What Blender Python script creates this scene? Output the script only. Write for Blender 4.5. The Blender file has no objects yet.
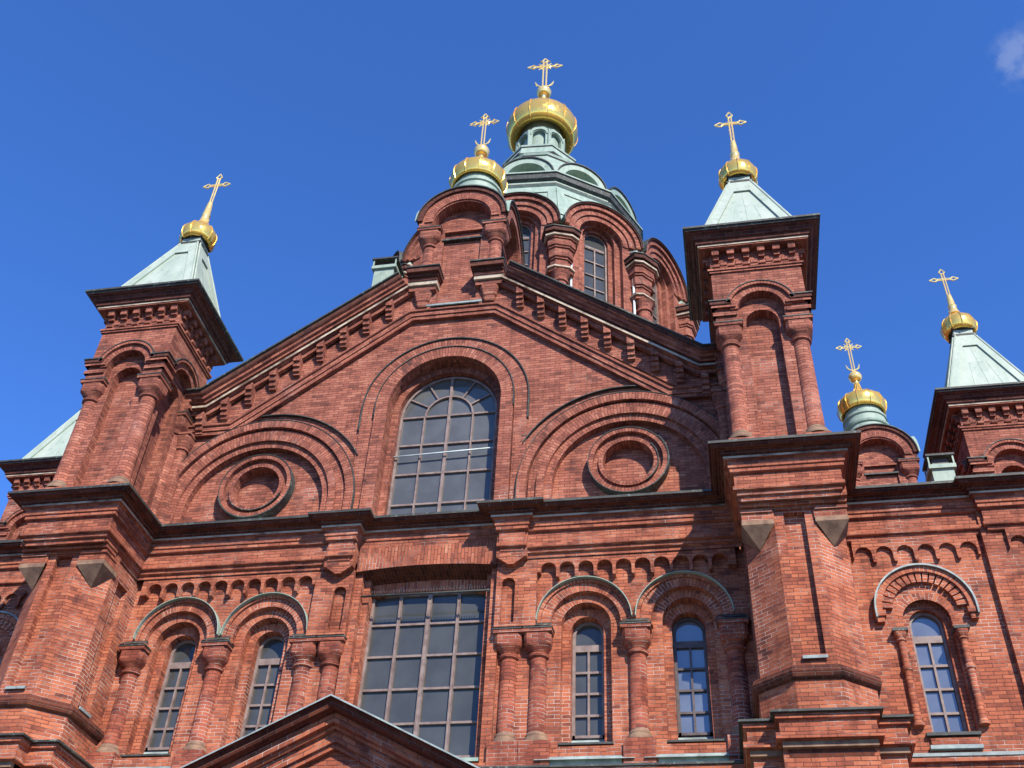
import bpy, bmesh, math, random
from math import sin, cos, pi, radians as rad, sqrt, atan2, hypot
from mathutils import Vector, Matrix
from mathutils.geometry import tessellate_polygon
random.seed(7)
S = bpy.context.scene
C = S.collection

# ------------------------------------------------------------------ camera
cam = bpy.data.cameras.new('camera'); camo = bpy.data.objects.new('camera', cam); C.objects.link(camo)
R_ = Vector((0.982828, 0.178733, 0.045865)); U_ = Vector((0.081932, -0.645412, 0.759428)); F_ = Vector((-0.165337, 0.742629, 0.648973))
m = Matrix((R_, U_, -F_)).transposed().to_4x4(); m.translation = Vector((6.2302, -20.2779, 1.7))
camo.matrix_world = m
cam.sensor_width = 36; cam.lens = 36 * 1068.13 / 1024; cam.clip_start = .1; cam.clip_end = 5000
S.camera = camo
# ------------------------------------------------------------------ world and sun
SUN = Vector((.62, -1.0, .92)).normalized()
w = bpy.data.worlds.new('World'); S.world = w; w.use_nodes = True
nt = w.node_tree; N = nt.nodes; L = nt.links; N.clear()
sky = N.new('ShaderNodeTexSky'); sky.sky_type = 'NISHITA'; sky.sun_disc = False
sky.sun_elevation = math.asin(SUN.z); sky.sun_rotation = atan2(SUN.x, SUN.y)
sky.altitude = 600; sky.air_density = 1.0; sky.dust_density = 0.15; sky.ozone_density = 5.0
bg = N.new('ShaderNodeBackground'); bg.inputs[1].default_value = 0.092
out = N.new('ShaderNodeOutputWorld')
tc = N.new('ShaderNodeTexCoord')
# thin clouds: a few behind the photographer, one wisp high on the right
nz = N.new('ShaderNodeTexNoise'); nz.inputs['Scale'].default_value = 5.5; nz.inputs['Detail'].default_value = 9; nz.inputs['Roughness'].default_value = .62
L.new(tc.outputs['Generated'], nz.inputs['Vector'])
cr = N.new('ShaderNodeMapRange'); cr.inputs[1].default_value = .50; cr.inputs[2].default_value = .72; L.new(nz.outputs['Fac'], cr.inputs[0])
def dirmask(d, lo, hi):
    v = N.new('ShaderNodeVectorMath'); v.operation = 'DOT_PRODUCT'; v.inputs[1].default_value = Vector(d).normalized()
    nn = N.new('ShaderNodeVectorMath'); nn.operation = 'NORMALIZE'; L.new(tc.outputs['Generated'], nn.inputs[0]); L.new(nn.outputs[0], v.inputs[0])
    r = N.new('ShaderNodeMapRange'); r.interpolation_type = 'SMOOTHSTEP'; r.inputs[1].default_value = lo; r.inputs[2].default_value = hi
    L.new(v.outputs['Value'], r.inputs[0]); return r
def math_(op, a, b):
    n = N.new('ShaderNodeMath'); n.operation = op; n.use_clamp = True
    for i, q in enumerate((a, b)):
        if isinstance(q, (int, float)): n.inputs[i].default_value = q
        else: L.new(q, n.inputs[i])
    return n.outputs[0]
wisp_dir = F_ + R_ * ((1024 - 512) / 1068.) + U_ * ((384 - 56) / 1068.)
m1 = dirmask(wisp_dir, .9995, 1.0); m2 = dirmask((0.15, -1, .55), .15, .8)
nz2 = N.new('ShaderNodeTexNoise'); nz2.inputs['Scale'].default_value = 70; nz2.inputs['Detail'].default_value = 6; L.new(tc.outputs['Generated'], nz2.inputs['Vector'])
cr2 = N.new('ShaderNodeMapRange'); cr2.inputs[1].default_value = .36; cr2.inputs[2].default_value = .62; L.new(nz2.outputs['Fac'], cr2.inputs[0])
mask = math_('MAXIMUM', math_('MULTIPLY', math_('MULTIPLY', m1.outputs[0], cr2.outputs[0]), .3), math_('MULTIPLY', math_('MULTIPLY', m2.outputs[0], cr.outputs[0]), .12))
mask = math_('MULTIPLY', mask, .75)
hs = N.new('ShaderNodeHueSaturation'); hs.inputs['Saturation'].default_value = 1.08; hs.inputs['Value'].default_value = 1.22; L.new(sky.outputs[0], hs.inputs['Color'])
tn = N.new('ShaderNodeMix'); tn.data_type = 'RGBA'; tn.blend_type = 'MULTIPLY'; tn.inputs[0].default_value = 1; tn.inputs[7].default_value = (.80, 1.12, 1.66, 1); L.new(hs.outputs[0], tn.inputs[6])
mx = N.new('ShaderNodeMix'); mx.data_type = 'RGBA'; L.new(mask, mx.inputs[0]); L.new(tn.outputs[2], mx.inputs[6]); mx.inputs[7].default_value = (5.0, 5.4, 6.2, 1)
L.new(mx.outputs[2], bg.inputs[0]); L.new(bg.outputs[0], out.inputs[0])
sl = bpy.data.lights.new('sun', 'SUN'); sl.energy = 5.0; sl.angle = rad(.5); sl.color = (1, .93, .82)
so = bpy.data.objects.new('sun', sl); C.objects.link(so); so.rotation_euler = SUN.to_track_quat('Z', 'Y').to_euler(); so.location = (20, -35, 40)
S.view_settings.view_transform = 'Standard'; S.view_settings.look = 'None'; S.view_settings.exposure = .62; S.view_settings.gamma = 1
S.render.engine = 'CYCLES'; S.cycles.max_bounces = 6; S.cycles.diffuse_bounces = 4; S.cycles.glossy_bounces = 4

# ------------------------------------------------------------------ materials
def newmat(name):
    mt = bpy.data.materials.new(name); mt.use_nodes = True
    return mt, mt.node_tree.nodes, mt.node_tree.links, mt.node_tree.nodes['Principled BSDF']
class NT:
    def __init__(s, N, L): s.N = N; s.L = L
    def _in(s, sock, v):
        if hasattr(v, 'is_output') or isinstance(v, bpy.types.NodeSocket): s.L.new(v, sock)
        else: sock.default_value = v
    def m(s, op, a, b=0.0, c=0.0, clamp=False):
        n = s.N.new('ShaderNodeMath'); n.operation = op; n.use_clamp = clamp
        s._in(n.inputs[0], a); s._in(n.inputs[1], b); s._in(n.inputs[2], c); return n.outputs[0]
    def mr(s, v, a, b, c=0., d=1.):
        n = s.N.new('ShaderNodeMapRange'); s._in(n.inputs[0], v)
        for i, q in enumerate((a, b, c, d)): n.inputs[i+1].default_value = q
        return n.outputs[0]
    def noise(s, vec, sc, det=3, ro=.5):
        n = s.N.new('ShaderNodeTexNoise'); s.L.new(vec, n.inputs['Vector']); n.inputs['Scale'].default_value = sc
        n.inputs['Detail'].default_value = det; n.inputs['Roughness'].default_value = ro; return n.outputs['Fac']
    def mix(s, f, a, b, mode='MIX'):
        n = s.N.new('ShaderNodeMix'); n.data_type = 'RGBA'; n.blend_type = mode
        s._in(n.inputs[0], f); s._in(n.inputs[6], a); s._in(n.inputs[7], b); return n.outputs[2]
    def ramp(s, f, stops, interp='LINEAR'):
        n = s.N.new('ShaderNodeValToRGB'); n.color_ramp.interpolation = interp; s._in(n.inputs[0], f)
        e = n.color_ramp.elements
        while len(e) < len(stops): e.new(.5)
        for el, (p, c) in zip(e, stops): el.position = p; el.color = (*c, 1)
        return n.outputs[0]
    def scale(s, vec, v):
        n = s.N.new('ShaderNodeVectorMath'); n.operation = 'MULTIPLY'; s.L.new(vec, n.inputs[0]); n.inputs[1].default_value = v; return n.outputs[0]

BW, BH = .27, .079
def brick_mat(name, grime_shade=0.0, glz=False):
    mt, N, L, P = newmat(name); k = NT(N, L)
    tc = N.new('ShaderNodeTexCoord'); geo = N.new('ShaderNodeNewGeometry')
    sx = N.new('ShaderNodeSeparateXYZ'); L.new(tc.outputs['UV'], sx.inputs[0])
    # slight waviness so that courses are not ruler-straight
    wv = k.noise(tc.outputs['Object'], 1.3, 2)
    vv = k.m('ADD', sx.outputs[1], k.m('MULTIPLY', k.m('SUBTRACT', wv, .5), .03))
    row = k.m('DIVIDE', vv, BH); rf = k.m('FLOOR', row)
    off = k.m('MULTIPLY', k.m('MODULO', k.m('ABSOLUTE', rf), 2.0), .5)
    wr = N.new('ShaderNodeTexWhiteNoise'); wr.noise_dimensions = '1D'; L.new(rf, wr.inputs['W'])
    off = k.m('ADD', off, k.m('MULTIPLY', wr.outputs['Value'], .12))
    col = k.m('ADD', k.m('DIVIDE', sx.outputs[0], BW), off); cf = k.m('FLOOR', col)
    fx = k.m('SUBTRACT', col, cf); fy = k.m('SUBTRACT', row, rf)
    ex = k.m('MULTIPLY', k.m('MINIMUM', fx, k.m('SUBTRACT', 1.0, fx)), BW)
    ey = k.m('MULTIPLY', k.m('MINIMUM', fy, k.m('SUBTRACT', 1.0, fy)), BH)
    d = k.m('MINIMUM', ex, ey)
    mort = k.mr(d, .0035, .0085, 1., 0.)
    idv = N.new('ShaderNodeCombineXYZ'); L.new(cf, idv.inputs[0]); L.new(rf, idv.inputs[1])
    oi = N.new('ShaderNodeObjectInfo'); L.new(oi.outputs['Random'], idv.inputs[2])
    wn = N.new('ShaderNodeTexWhiteNoise'); wn.noise_dimensions = '3D'; L.new(idv.outputs[0], wn.inputs['Vector'])
    sep = N.new('ShaderNodeSeparateColor'); L.new(wn.outputs['Color'], sep.inputs[0])
    big = k.noise(geo.outputs['Position'], .55, 4, .6)
    mid = k.noise(geo.outputs['Position'], 2.3, 4, .6)
    fine = k.noise(geo.outputs['Position'], 30, 3, .6)
    # per brick tone, pushed by broad patches of wall
    t = k.m('ADD', k.m('MULTIPLY', sep.outputs[0], .54), k.m('MULTIPLY', k.m('SUBTRACT', mid, .5), .9))
    t = k.m('ADD', t, .22, clamp=True)
    low = [(0., (.070, .029, .024)), (.12, (.18, .052, .033)), (.30, (.34, .092, .049)), (.55, (.465, .130, .064)), (.82, (.55, .180, .090)), (1., (.64, .31, .18))]
    low = [(p_, tuple(q_*f_ for q_, f_ in zip(c_, (.84, .84, .82)))) for p_, c_ in low]
    if glz: low = [(p_, tuple(q_*f_ for q_, f_ in zip(c_, (.78, .70, .78)))) for p_, c_ in low]
    upp = [(0., (.060, .030, .026)), (.12, (.14, .050, .037)), (.30, (.27, .082, .053)), (.55, (.375, .118, .074)), (.82, (.46, .168, .108)), (1., (.54, .29, .20))]
    upp = [(p_, tuple(q_*f_ for q_, f_ in zip(c_, (.88, .91, .90)))) for p_, c_ in upp]
    sz = N.new('ShaderNodeSeparateXYZ'); L.new(geo.outputs['Position'], sz.inputs[0])
    hgt = k.mr(k.m('ADD', sz.outputs[2], k.m('MULTIPLY', big, 3.0)), 14.5, 18.5)
    sa = k.ramp(t, low); sb = k.ramp(t, upp)
    base = k.mix(hgt, sa, sb)
    base = k.mix(k.mr(fine, .3, .7, 0., .28), base, (.60, .60, .60, 1), 'MULTIPLY')
    # soot and damp: streaks running down, dark patches
    st = k.noise(k.scale(geo.outputs['Position'], (3.2, 3.2, .35)), 1.6, 5, .65)
    dirt = k.m('MULTIPLY', k.mr(st, .50, .72), .62 + grime_shade, clamp=True)
    dirt = k.m('ADD', dirt, k.m('MULTIPLY', k.mr(big, .46, .66), .36 + grime_shade), clamp=True)
    base = k.mix(dirt, base, (.42, .37, .36, 1), 'MULTIPLY')
    if grime_shade: base = k.mix(1.0, base, (.34, .30, .29, 1), 'MULTIPLY')  # even darkening paints soffit shade into the colour, on top of the soot
    # white salts on a few spots
    sa_ = k.m('MULTIPLY', k.mr(k.noise(geo.outputs['Position'], 4.5, 6, .7), .66, .76), .35)
    base = k.mix(sa_, base, (.50, .40, .36, 1))
    # mortar: pale where it was repointed, dark elsewhere
    rep = k.mr(k.m('ADD', k.noise(geo.outputs['Position'], .8, 5, .7), k.m('MULTIPLY', hgt, -.12)), .45, .58)
    if glz: rep = k.m('MULTIPLY', rep, .85)
    if grime_shade: rep = .12
    mc = k.mix(rep, (.085, .036, .028, 1), (.60, .46, .38, 1))
    mk = k.m('MULTIPLY', mort, k.mr(mid, .3, .7, .62, .95))
    colr = k.mix(mk, base, mc)
    L.new(colr, P.inputs['Base Color'])
    P.inputs['Roughness'].default_value = .88; P.inputs['Specular IOR Level'].default_value = .25
    b = N.new('ShaderNodeBump'); b.inputs['Strength'].default_value = .75; b.inputs['Distance'].default_value = .012
    h = k.m('ADD', k.m('MULTIPLY', mort, -1.0), k.m('ADD', k.m('MULTIPLY', sep.outputs[1], .45), k.m('MULTIPLY', fine, .5)))
    L.new(h, b.inputs['Height']); L.new(b.outputs[0], P.inputs['Normal'])
    return mt
def patchy(name, c1, c2, sc, rough=.8, bump=.3, dist=.01, streak=False, c3=None, lo=.38, hi=.62, metal=0, spec=.4):
    mt, N, L, P = newmat(name); k = NT(N, L); geo = N.new('ShaderNodeNewGeometry')
    v = k.scale(geo.outputs['Position'], (2, 2, .4)) if streak else geo.outputs['Position']
    n = k.noise(v, sc, 5, .62)
    c = k.mix(k.mr(n, lo, hi), (*c1, 1), (*c2, 1))
    if c3: c = k.mix(k.m('MULTIPLY', k.mr(k.noise(geo.outputs['Position'], sc * 3.1, 5, .7), .56, .70), .7), c, (*c3, 1))
    L.new(c, P.inputs['Base Color']); P.inputs['Roughness'].default_value = rough; P.inputs['Metallic'].default_value = metal
    P.inputs['Specular IOR Level'].default_value = spec
    b = N.new('ShaderNodeBump'); b.inputs['Strength'].default_value = bump; b.inputs['Distance'].default_value = dist
    L.new(k.noise(geo.outputs['Position'], sc * 9, 4, .6), b.inputs['Height']); L.new(b.outputs[0], P.inputs['Normal'])
    return mt
def gold_mat(name='gold leaf', c1=None, met=None):
    mt, N, L, P = newmat(name); k = NT(N, L); geo = N.new('ShaderNodeNewGeometry')
    n = k.noise(geo.outputs['Position'], 2.2, 4, .6)
    L.new(k.mix(n, c1 or (1.0, .54, .07, 1), (1.0, .66, .17, 1)), P.inputs['Base Color'])
    P.inputs['Metallic'].default_value = met or .70
    L.new(k.mr(k.noise(geo.outputs['Position'], 5, 4), .35, .65, .08, .24), P.inputs['Roughness'])
    b = N.new('ShaderNodeBump'); b.inputs['Strength'].default_value = .25; b.inputs['Distance'].default_value = .02
    L.new(k.noise(geo.outputs['Position'], 3.5, 2), b.inputs['Height']); L.new(b.outputs[0], P.inputs['Normal'])
    return mt
def glass_mat(name, col=(.030, .036, .046), ior=1.75, rough=.035, wob=.12):
    mt, N, L, P = newmat(name); k = NT(N, L); geo = N.new('ShaderNodeNewGeometry')
    n = k.noise(geo.outputs['Position'], 1.1, 3, .6)
    L.new(k.mix(k.mr(n, .4, .65), (*col, 1), tuple(min(1, q * 1.35) for q in col) + (1,)), P.inputs['Base Color'])
    P.inputs['Roughness'].default_value = rough; P.inputs['IOR'].default_value = ior
    b = N.new('ShaderNodeBump'); b.inputs['Strength'].default_value = wob; b.inputs['Distance'].default_value = .05
    L.new(k.noise(geo.outputs['Position'], 1.6, 2), b.inputs['Height']); L.new(b.outputs[0], P.inputs['Normal'])
    return mt
M = {
 'brick': brick_mat('red brick'),
 'colbrick': brick_mat('glazed column brick', 0, True),
 'brickd': brick_mat('sooty shaded brick', .30),  # dark copy of the brick: soot plus painted soffit shade
 'stone': patchy('pale weathered stone', (.44, .36, .26), (.10, .065, .045), 1.5, .9, .4, c3=(.05, .042, .036), lo=.46, hi=.66),
 'corbelstone': patchy('mossy grey stone', (.27, .165, .10), (.15, .085, .055), 4, .9, .5),
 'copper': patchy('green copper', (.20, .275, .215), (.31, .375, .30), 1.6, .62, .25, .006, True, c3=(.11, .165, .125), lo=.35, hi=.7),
 'flash': patchy('weathered shaded flashing', (.030, .030, .026), (.065, .075, .062), 2.4, .65, .2, c3=(.20, .28, .23), lo=.45, hi=.8),  # underside shadow of the edges is mixed into the dark patina colour
 'dark': patchy('shadow line sheet edge', (.028, .030, .026), (.07, .075, .065), 2.4, .7, .2, c3=(.14, .20, .17), lo=.4, hi=.8),  # near-black colour paints in the thin shadow lines along mouldings
 'palecopper': patchy('pale copper sheet', (.275, .335, .265), (.38, .425, .35), 1.4, .6, .3, .008, True, c3=(.16, .22, .17), lo=.35, hi=.7),  # paler copper colour for the tower pyramids
 'lead': patchy('grey sheet metal', (.15, .17, .165), (.30, .36, .33), 2.0, .6, .2, c3=(.10, .11, .10)),
 'frame': patchy('brown window paint', (.15, .10, .085), (.23, .17, .145), 5, .6, .2, .003),
 'darkframe': patchy('shaded window paint', (.05, .035, .032), (.09, .065, .06), 5, .55, .2, .003),  # darker copy of the frame paint, shadow put into its colour
 'gold': gold_mat(),
 'gilt': gold_mat('worn gilding', (1.0, .74, .30, 1), .55),
 'glass': glass_mat('window glass', (.046, .048, .046), 1.46),
 'glassg': glass_mat('gable glass', (.072, .074, .072), 1.50),
 'glassb': glass_mat('sky tinted reflecting glass', (.085, .095, .115), 1.95, .03, .08),  # bright sky reflection is partly painted into this base colour
 'pipe': patchy('pale zinc pipe', (.42, .50, .48), (.60, .66, .63), 3, .5, .1, .003),
 'ground': patchy('granite paving', (.05, .05, .048), (.085, .08, .075), .8, .85, .3, .02),
}
# ------------------------------------------------------------------ mesh builder
class MB:
    def __init__(s, mat='brick', M=None): s.f = []; s.mat = mat; s.M = M
    def face(s, pts, uv=None, mat=None, smooth=False):
        pts = [Vector(p) for p in pts]
        if uv is None:
            n = Vector((0, 0, 0))
            for i in range(len(pts)):
                a = pts[i]; b = pts[(i + 1) % len(pts)]
                n += Vector(((a.y - b.y) * (a.z + b.z), (a.z - b.z) * (a.x + b.x), (a.x - b.x) * (a.y + b.y)))
            if n.length < 1e-10: return
            n.normalize()
            if abs(n.z) < .8:
                t = Vector((-n.y, n.x, 0)).normalized(); kz = sqrt(max(1e-4, 1 - n.z * n.z))
                uv = [(p.dot(t), p.z / kz) for p in pts]
            else: uv = [(p.x, p.y) for p in pts]
        if s.M is not None: pts = [s.M @ p for p in pts]
        s.f.append((pts, uv, mat or s.mat, smooth))
    def box(s, x0, x1, y0, y1, z0, z1, mat=None, skip=''):
        x0, x1 = sorted((x0, x1)); y0, y1 = sorted((y0, y1)); z0, z1 = sorted((z0, z1))
        F = {'f': [(x0,y0,z0),(x1,y0,z0),(x1,y0,z1),(x0,y0,z1)], 'k': [(x1,y1,z0),(x0,y1,z0),(x0,y1,z1),(x1,y1,z1)],
             'l': [(x0,y1,z0),(x0,y0,z0),(x0,y0,z1),(x0,y1,z1)], 'r': [(x1,y0,z0),(x1,y1,z0),(x1,y1,z1),(x1,y0,z1)],
             't': [(x0,y0,z1),(x1,y0,z1),(x1,y1,z1),(x0,y1,z1)], 'b': [(x0,y1,z0),(x1,y1,z0),(x1,y0,z0),(x0,y0,z0)]}
        for k_, q in F.items():
            if k_ not in skip: s.face(q, mat=mat)
    def plate(s, outer, holes, y0, y1, mat=None, back=False, edges=True):
        loops = [outer] + list(holes)
        tri = tessellate_polygon([[Vector((p[0], p[1], 0)) for p in lp] for lp in loops])
        flat = [p for lp in loops for p in lp]
        for t in tri:
            s.face([(flat[i][0], y0, flat[i][1]) for i in t], [flat[i] for i in t], mat)
            if back: s.face([(flat[i][0], y1, flat[i][1]) for i in t], [flat[i] for i in t], mat)
        if not edges: return
        for lp in loops:
            cum = 0
            for i in range(len(lp)):
                a = lp[i]; b = lp[(i + 1) % len(lp)]; l = hypot(b[0]-a[0], b[1]-a[1])
                if l < 1e-6: continue
                if abs(b[0]-a[0]) < 1e-4: uv = [(y0, a[1]), (y0, b[1]), (y1, b[1]), (y1, a[1])]
                elif l > .6 and abs(b[1]-a[1]) < 1e-4: uv = [(a[0], y0), (b[0], y0), (b[0], y1), (a[0], y1)]
                else: uv = [(y0, cum), (y0, cum + l), (y1, cum + l), (y1, cum)]
                s.face([(a[0], y0, a[1]), (b[0], y0, b[1]), (b[0], y1, b[1]), (a[0], y1, a[1])], uv, mat)
                cum += l
    def ring(s, cx, cz, r0, r1, y0, y1, a0=0, a1=180, n=36, mat=None, leg=0, ends=True, radial=True):
        # band round an arch, front face at y0; optional straight legs of length leg
        P = []
        if leg: P.append((cx + r0, cz - leg, cx + r1, cz - leg, -leg))
        for i in range(n + 1):
            a = rad(a0 + (a1 - a0) * i / n)
            P.append((cx + r0 * cos(a), cz + r0 * sin(a), cx + r1 * cos(a), cz + r1 * sin(a), rad((a1 - a0) * i / n) * (r0 + r1) / 2))
        if leg: P.append((cx - r0, cz - leg, cx - r1, cz - leg, P[-1][4] + leg))
        for i in range(len(P) - 1):
            p = P[i]; q = P[i + 1]
            s.face([(p[0], y0, p[1]), (p[2], y0, p[3]), (q[2], y0, q[3]), (q[0], y0, q[1])], [(r0, p[4]), (r1, p[4]), (r1, q[4]), (r0, q[4])], mat)
            s.face([(p[2], y0, p[3]), (p[2], y1, p[3]), (q[2], y1, q[3]), (q[2], y0, q[3])], [(y0, p[4]), (y1, p[4]), (y1, q[4]), (y0, q[4])], mat)
            s.face([(p[0], y0, p[1]), (p[0], y1, p[1]), (q[0], y1, q[1]), (q[0], y0, q[1])], [(y0, p[4]), (y1, p[4]), (y1, q[4]), (y0, q[4])], mat)
        if ends:
            for p in (P[0], P[-1]): s.face([(p[0], y0, p[1]), (p[2], y0, p[3]), (p[2], y1, p[3]), (p[0], y1, p[1])], mat=mat)
    def lathe(s, cx, cy, prof, n=24, mat=None, smooth=True, rot=0, cap=True, ysc=1):
        # prof: (r, z) from low to high
        rings = [[(cx + r * cos(2*pi*i/n + rot), cy + r * sin(2*pi*i/n + rot), z) for i in range(n)] for r, z in prof]
        rm = max(r for r, z in prof); l = 0; ls = [prof[0][1]]
        for a, b in zip(prof, prof[1:]): ls.append(ls[-1] + hypot(b[0]-a[0], b[1]-a[1]))
        for j in range(len(prof) - 1):
            for i in range(n):
                k = (i + 1) % n; u0 = 2*pi*rm*i/n; u1 = 2*pi*rm*(i+1)/n
                s.face([rings[j][i], rings[j][k], rings[j+1][k], rings[j+1][i]], [(u0, ls[j]), (u1, ls[j]), (u1, ls[j+1]), (u0, ls[j+1])], mat, smooth)
        if cap:
            if prof[0][0] > .001: s.face(rings[0][::-1], mat=mat)
            if prof[-1][0] > .001: s.face(rings[-1], mat=mat)
    def loft(s, cx, cy, secs, mat=None, n=24, smooth=True):
        # secs: (half, z, e) superellipse exponent e: 2 = circle, big = square
        rings = []
        for h, z, e in secs:
            r = []
            for i in range(n):
                a = 2*pi*i/n + pi/n; c, q = cos(a), sin(a); k = (abs(c)**e + abs(q)**e) ** (-1/e)
                r.append((cx + h*k*c, cy + h*k*q, z))
            rings.append(r)
        for j in range(len(secs) - 1):
            for i in range(n):
                k = (i + 1) % n; hm = secs[j][0] * 2*pi/n
                s.face([rings[j][i], rings[j][k], rings[j+1][k], rings[j+1][i]], [(i*hm, secs[j][1]), ((i+1)*hm, secs[j][1]), ((i+1)*hm, secs[j+1][1]), (i*hm, secs[j+1][1])], mat, smooth)
        s.face(rings[0][::-1], mat=mat); s.face(rings[-1], mat=mat)
    def bar(s, p, q, r, n=6, r2=None, mat=None, smooth=True):
        p = Vector(p); q = Vector(q); d = (q - p).normalized(); a = d.orthogonal().normalized(); b = d.cross(a); r2 = r if r2 is None else r2
        A = [p + (a*cos(2*pi*i/n) + b*sin(2*pi*i/n))*r for i in range(n)]; B = [q + (a*cos(2*pi*i/n) + b*sin(2*pi*i/n))*r2 for i in range(n)]
        for i in range(n): s.face([A[i], A[(i+1) % n], B[(i+1) % n], B[i]], [(0,0),(0,.1),(.1,.1),(.1,0)], mat, smooth)
        s.face(A[::-1], mat=mat); s.face(B, mat=mat)
    def tube(s, pts, r, n=6, mat=None):
        for a, b in zip(pts, pts[1:]): s.bar(a, b, r, n, mat=mat)
    def sweep(s, path, prof, closed=False, mats=None):
        # path (x,y) in plan, outward = right-hand side of travel; prof (out, z) low to high
        n = len(path); P = [Vector(p) for p in path]; offs = []
        for i in range(n):
            if closed or 0 < i < n - 1:
                d0 = (P[i] - P[i-1]).normalized(); d1 = (P[(i+1) % n] - P[i]).normalized()
            elif i == 0: d0 = d1 = (P[1] - P[0]).normalized()
            else: d0 = d1 = (P[-1] - P[-2]).normalized()
            n0 = Vector((d0.y, -d0.x)); n1 = Vector((d1.y, -d1.x)); mm = (n0 + n1).normalized()
            offs.append(mm / max(.3, mm.dot(n0)))
        cum = [0]
        for i in range(n): cum.append(cum[-1] + (P[(i+1) % n] - P[i]).length)
        ls = [prof[0][1]]
        for a, b in zip(prof, prof[1:]): ls.append(ls[-1] + hypot(b[0]-a[0], b[1]-a[1]))
        for i in range(n if closed else n - 1):
            k = (i + 1) % n
            for j in range(len(prof) - 1):
                (d0, z0), (d1, z1) = prof[j], prof[j+1]
                a = P[i] + offs[i]*d0; b = P[k] + offs[k]*d0; c = P[k] + offs[k]*d1; d = P[i] + offs[i]*d1
                s.face([(a.x,a.y,z0),(b.x,b.y,z0),(c.x,c.y,z1),(d.x,d.y,z1)], [(cum[i],ls[j]),(cum[i+1],ls[j]),(cum[i+1],ls[j+1]),(cum[i],ls[j+1])], mats[j] if mats else None)
        if not closed:
            for i in (0, n-1):
                s.face([((P[i]+offs[i]*d).x, (P[i]+offs[i]*d).y, z) for d, z in prof], mat=mats[0] if mats else None)
    def sweepv(s, path, prof, mats=None):
        # path (x,z) in elevation, prof (n, y): n = distance to the left of travel (up, going right)
        n = len(path); P = [Vector(p) for p in path]; offs = []
        for i in range(n):
            d0 = (P[i] - P[i-1]).normalized() if i else (P[1] - P[0]).normalized()
            d1 = (P[i+1] - P[i]).normalized() if i < n-1 else d0
            n0 = Vector((-d0.y, d0.x)); n1 = Vector((-d1.y, d1.x)); mm = (n0 + n1).normalized(); offs.append(mm / max(.3, mm.dot(n0)))
        cum = [0]
        for i in range(n-1): cum.append(cum[-1] + (P[i+1] - P[i]).length)
        ls = [0]
        for a, b in zip(prof, prof[1:]): ls.append(ls[-1] + hypot(b[0]-a[0], b[1]-a[1]))
        for i in range(n - 1):
            for j in range(len(prof) - 1):
                (d0, y0), (d1, y1) = prof[j], prof[j+1]
                a = P[i] + offs[i]*d0; b = P[i+1] + offs[i+1]*d0; c = P[i+1] + offs[i+1]*d1; d = P[i] + offs[i]*d1
                s.face([(a.x,y0,a.y),(b.x,y0,b.y),(c.x,y1,c.y),(d.x,y1,d.y)], [(cum[i],ls[j]),(cum[i+1],ls[j]),(cum[i+1],ls[j+1]),(cum[i],ls[j+1])], mats[j] if mats else None)
        for i in (0, n-1): s.face([((P[i]+offs[i]*d).x, y, (P[i]+offs[i]*d).y) for d, y in prof], mat=mats[0] if mats else None)
    def prism(s, poly, z0, z1, mat=None, caps=True):
        n = len(poly)
        for i in range(n):
            a = poly[i]; b = poly[(i+1) % n]
            s.face([(*a, z0), (*b, z0), (*b, z1), (*a, z1)], mat=mat)
        if caps: s.face([(*p, z1) for p in poly], mat=mat); s.face([(*p, z0) for p in poly[::-1]], mat=mat)
    def build(s, name, parent=None, loc=(0, 0, 0), rz=0, label=None):
        me = bpy.data.meshes.new(name); vs = []; fs = []
        for pts, uv, mt, sm in s.f:
            b = len(vs); vs += [tuple(p) for p in pts]; fs.append(tuple(range(b, b + len(pts))))
        me.from_pydata(vs, [], fs)
        ul = me.uv_layers.new(name='UVMap'); names = []
        i = 0
        for pi_, (pts, uv, mt, sm) in enumerate(s.f):
            if mt not in names: names.append(mt); me.materials.append(M[mt])
            me.polygons[pi_].material_index = names.index(mt); me.polygons[pi_].use_smooth = sm
            for q in uv: ul.data[i].uv = q; i += 1
        bm = bmesh.new(); bm.from_mesh(me)
        bmesh.ops.remove_doubles(bm, verts=bm.verts, dist=1e-5)
        bmesh.ops.recalc_face_normals(bm, faces=bm.faces)
        for e in bm.edges:
            if len(e.link_faces) != 2 or e.calc_face_angle(9) > rad(38): e.smooth = False
        bm.to_mesh(me); bm.free(); me.update()
        o = bpy.data.objects.new(name, me); C.objects.link(o); o.parent = parent; o.location = loc; o.rotation_euler = (0, 0, rz)
        if label: o['label'] = label
        return o
def empty(name, parent=None, loc=(0, 0, 0)):
    o = bpy.data.objects.new(name, None); C.objects.link(o); o.parent = parent; o.location = loc; o.empty_display_size = .3; return o
def copy_tree(o, parent, loc=None, rz=None):
    c = o.copy(); C.objects.link(c); c.parent = parent
    if loc is not None: c.location = loc
    if rz is not None: c.rotation_euler = (0, 0, rz)
    for ch in list(o.children): copy_tree(ch, c)
    return c
def arch_loop(cx, zs, w, zb, n=28):
    return [(cx - w, zb), (cx + w, zb)] + [(cx + w*cos(pi*i/n), zs + w*sin(pi*i/n)) for i in range(n + 1)]
MIR = Matrix.Diagonal((-1, 1, 1, 1))
SIDES = ((1, None), (-1, MIR))

# ------------------------------------------------------------------ ground
g = MB('ground'); g.face([(-1500, -1500, 0), (1500, -1500, 0), (1500, 1500, 0), (-1500, 1500, 0)])
go = g.build('ground'); go['kind'] = 'structure'

K = empty('cathedral', None, (0, 0, 0))
K['label'] = 'red brick Orthodox cathedral with green copper roofs, gilded onion domes and crosses'
K['category'] = 'cathedral'

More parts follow.
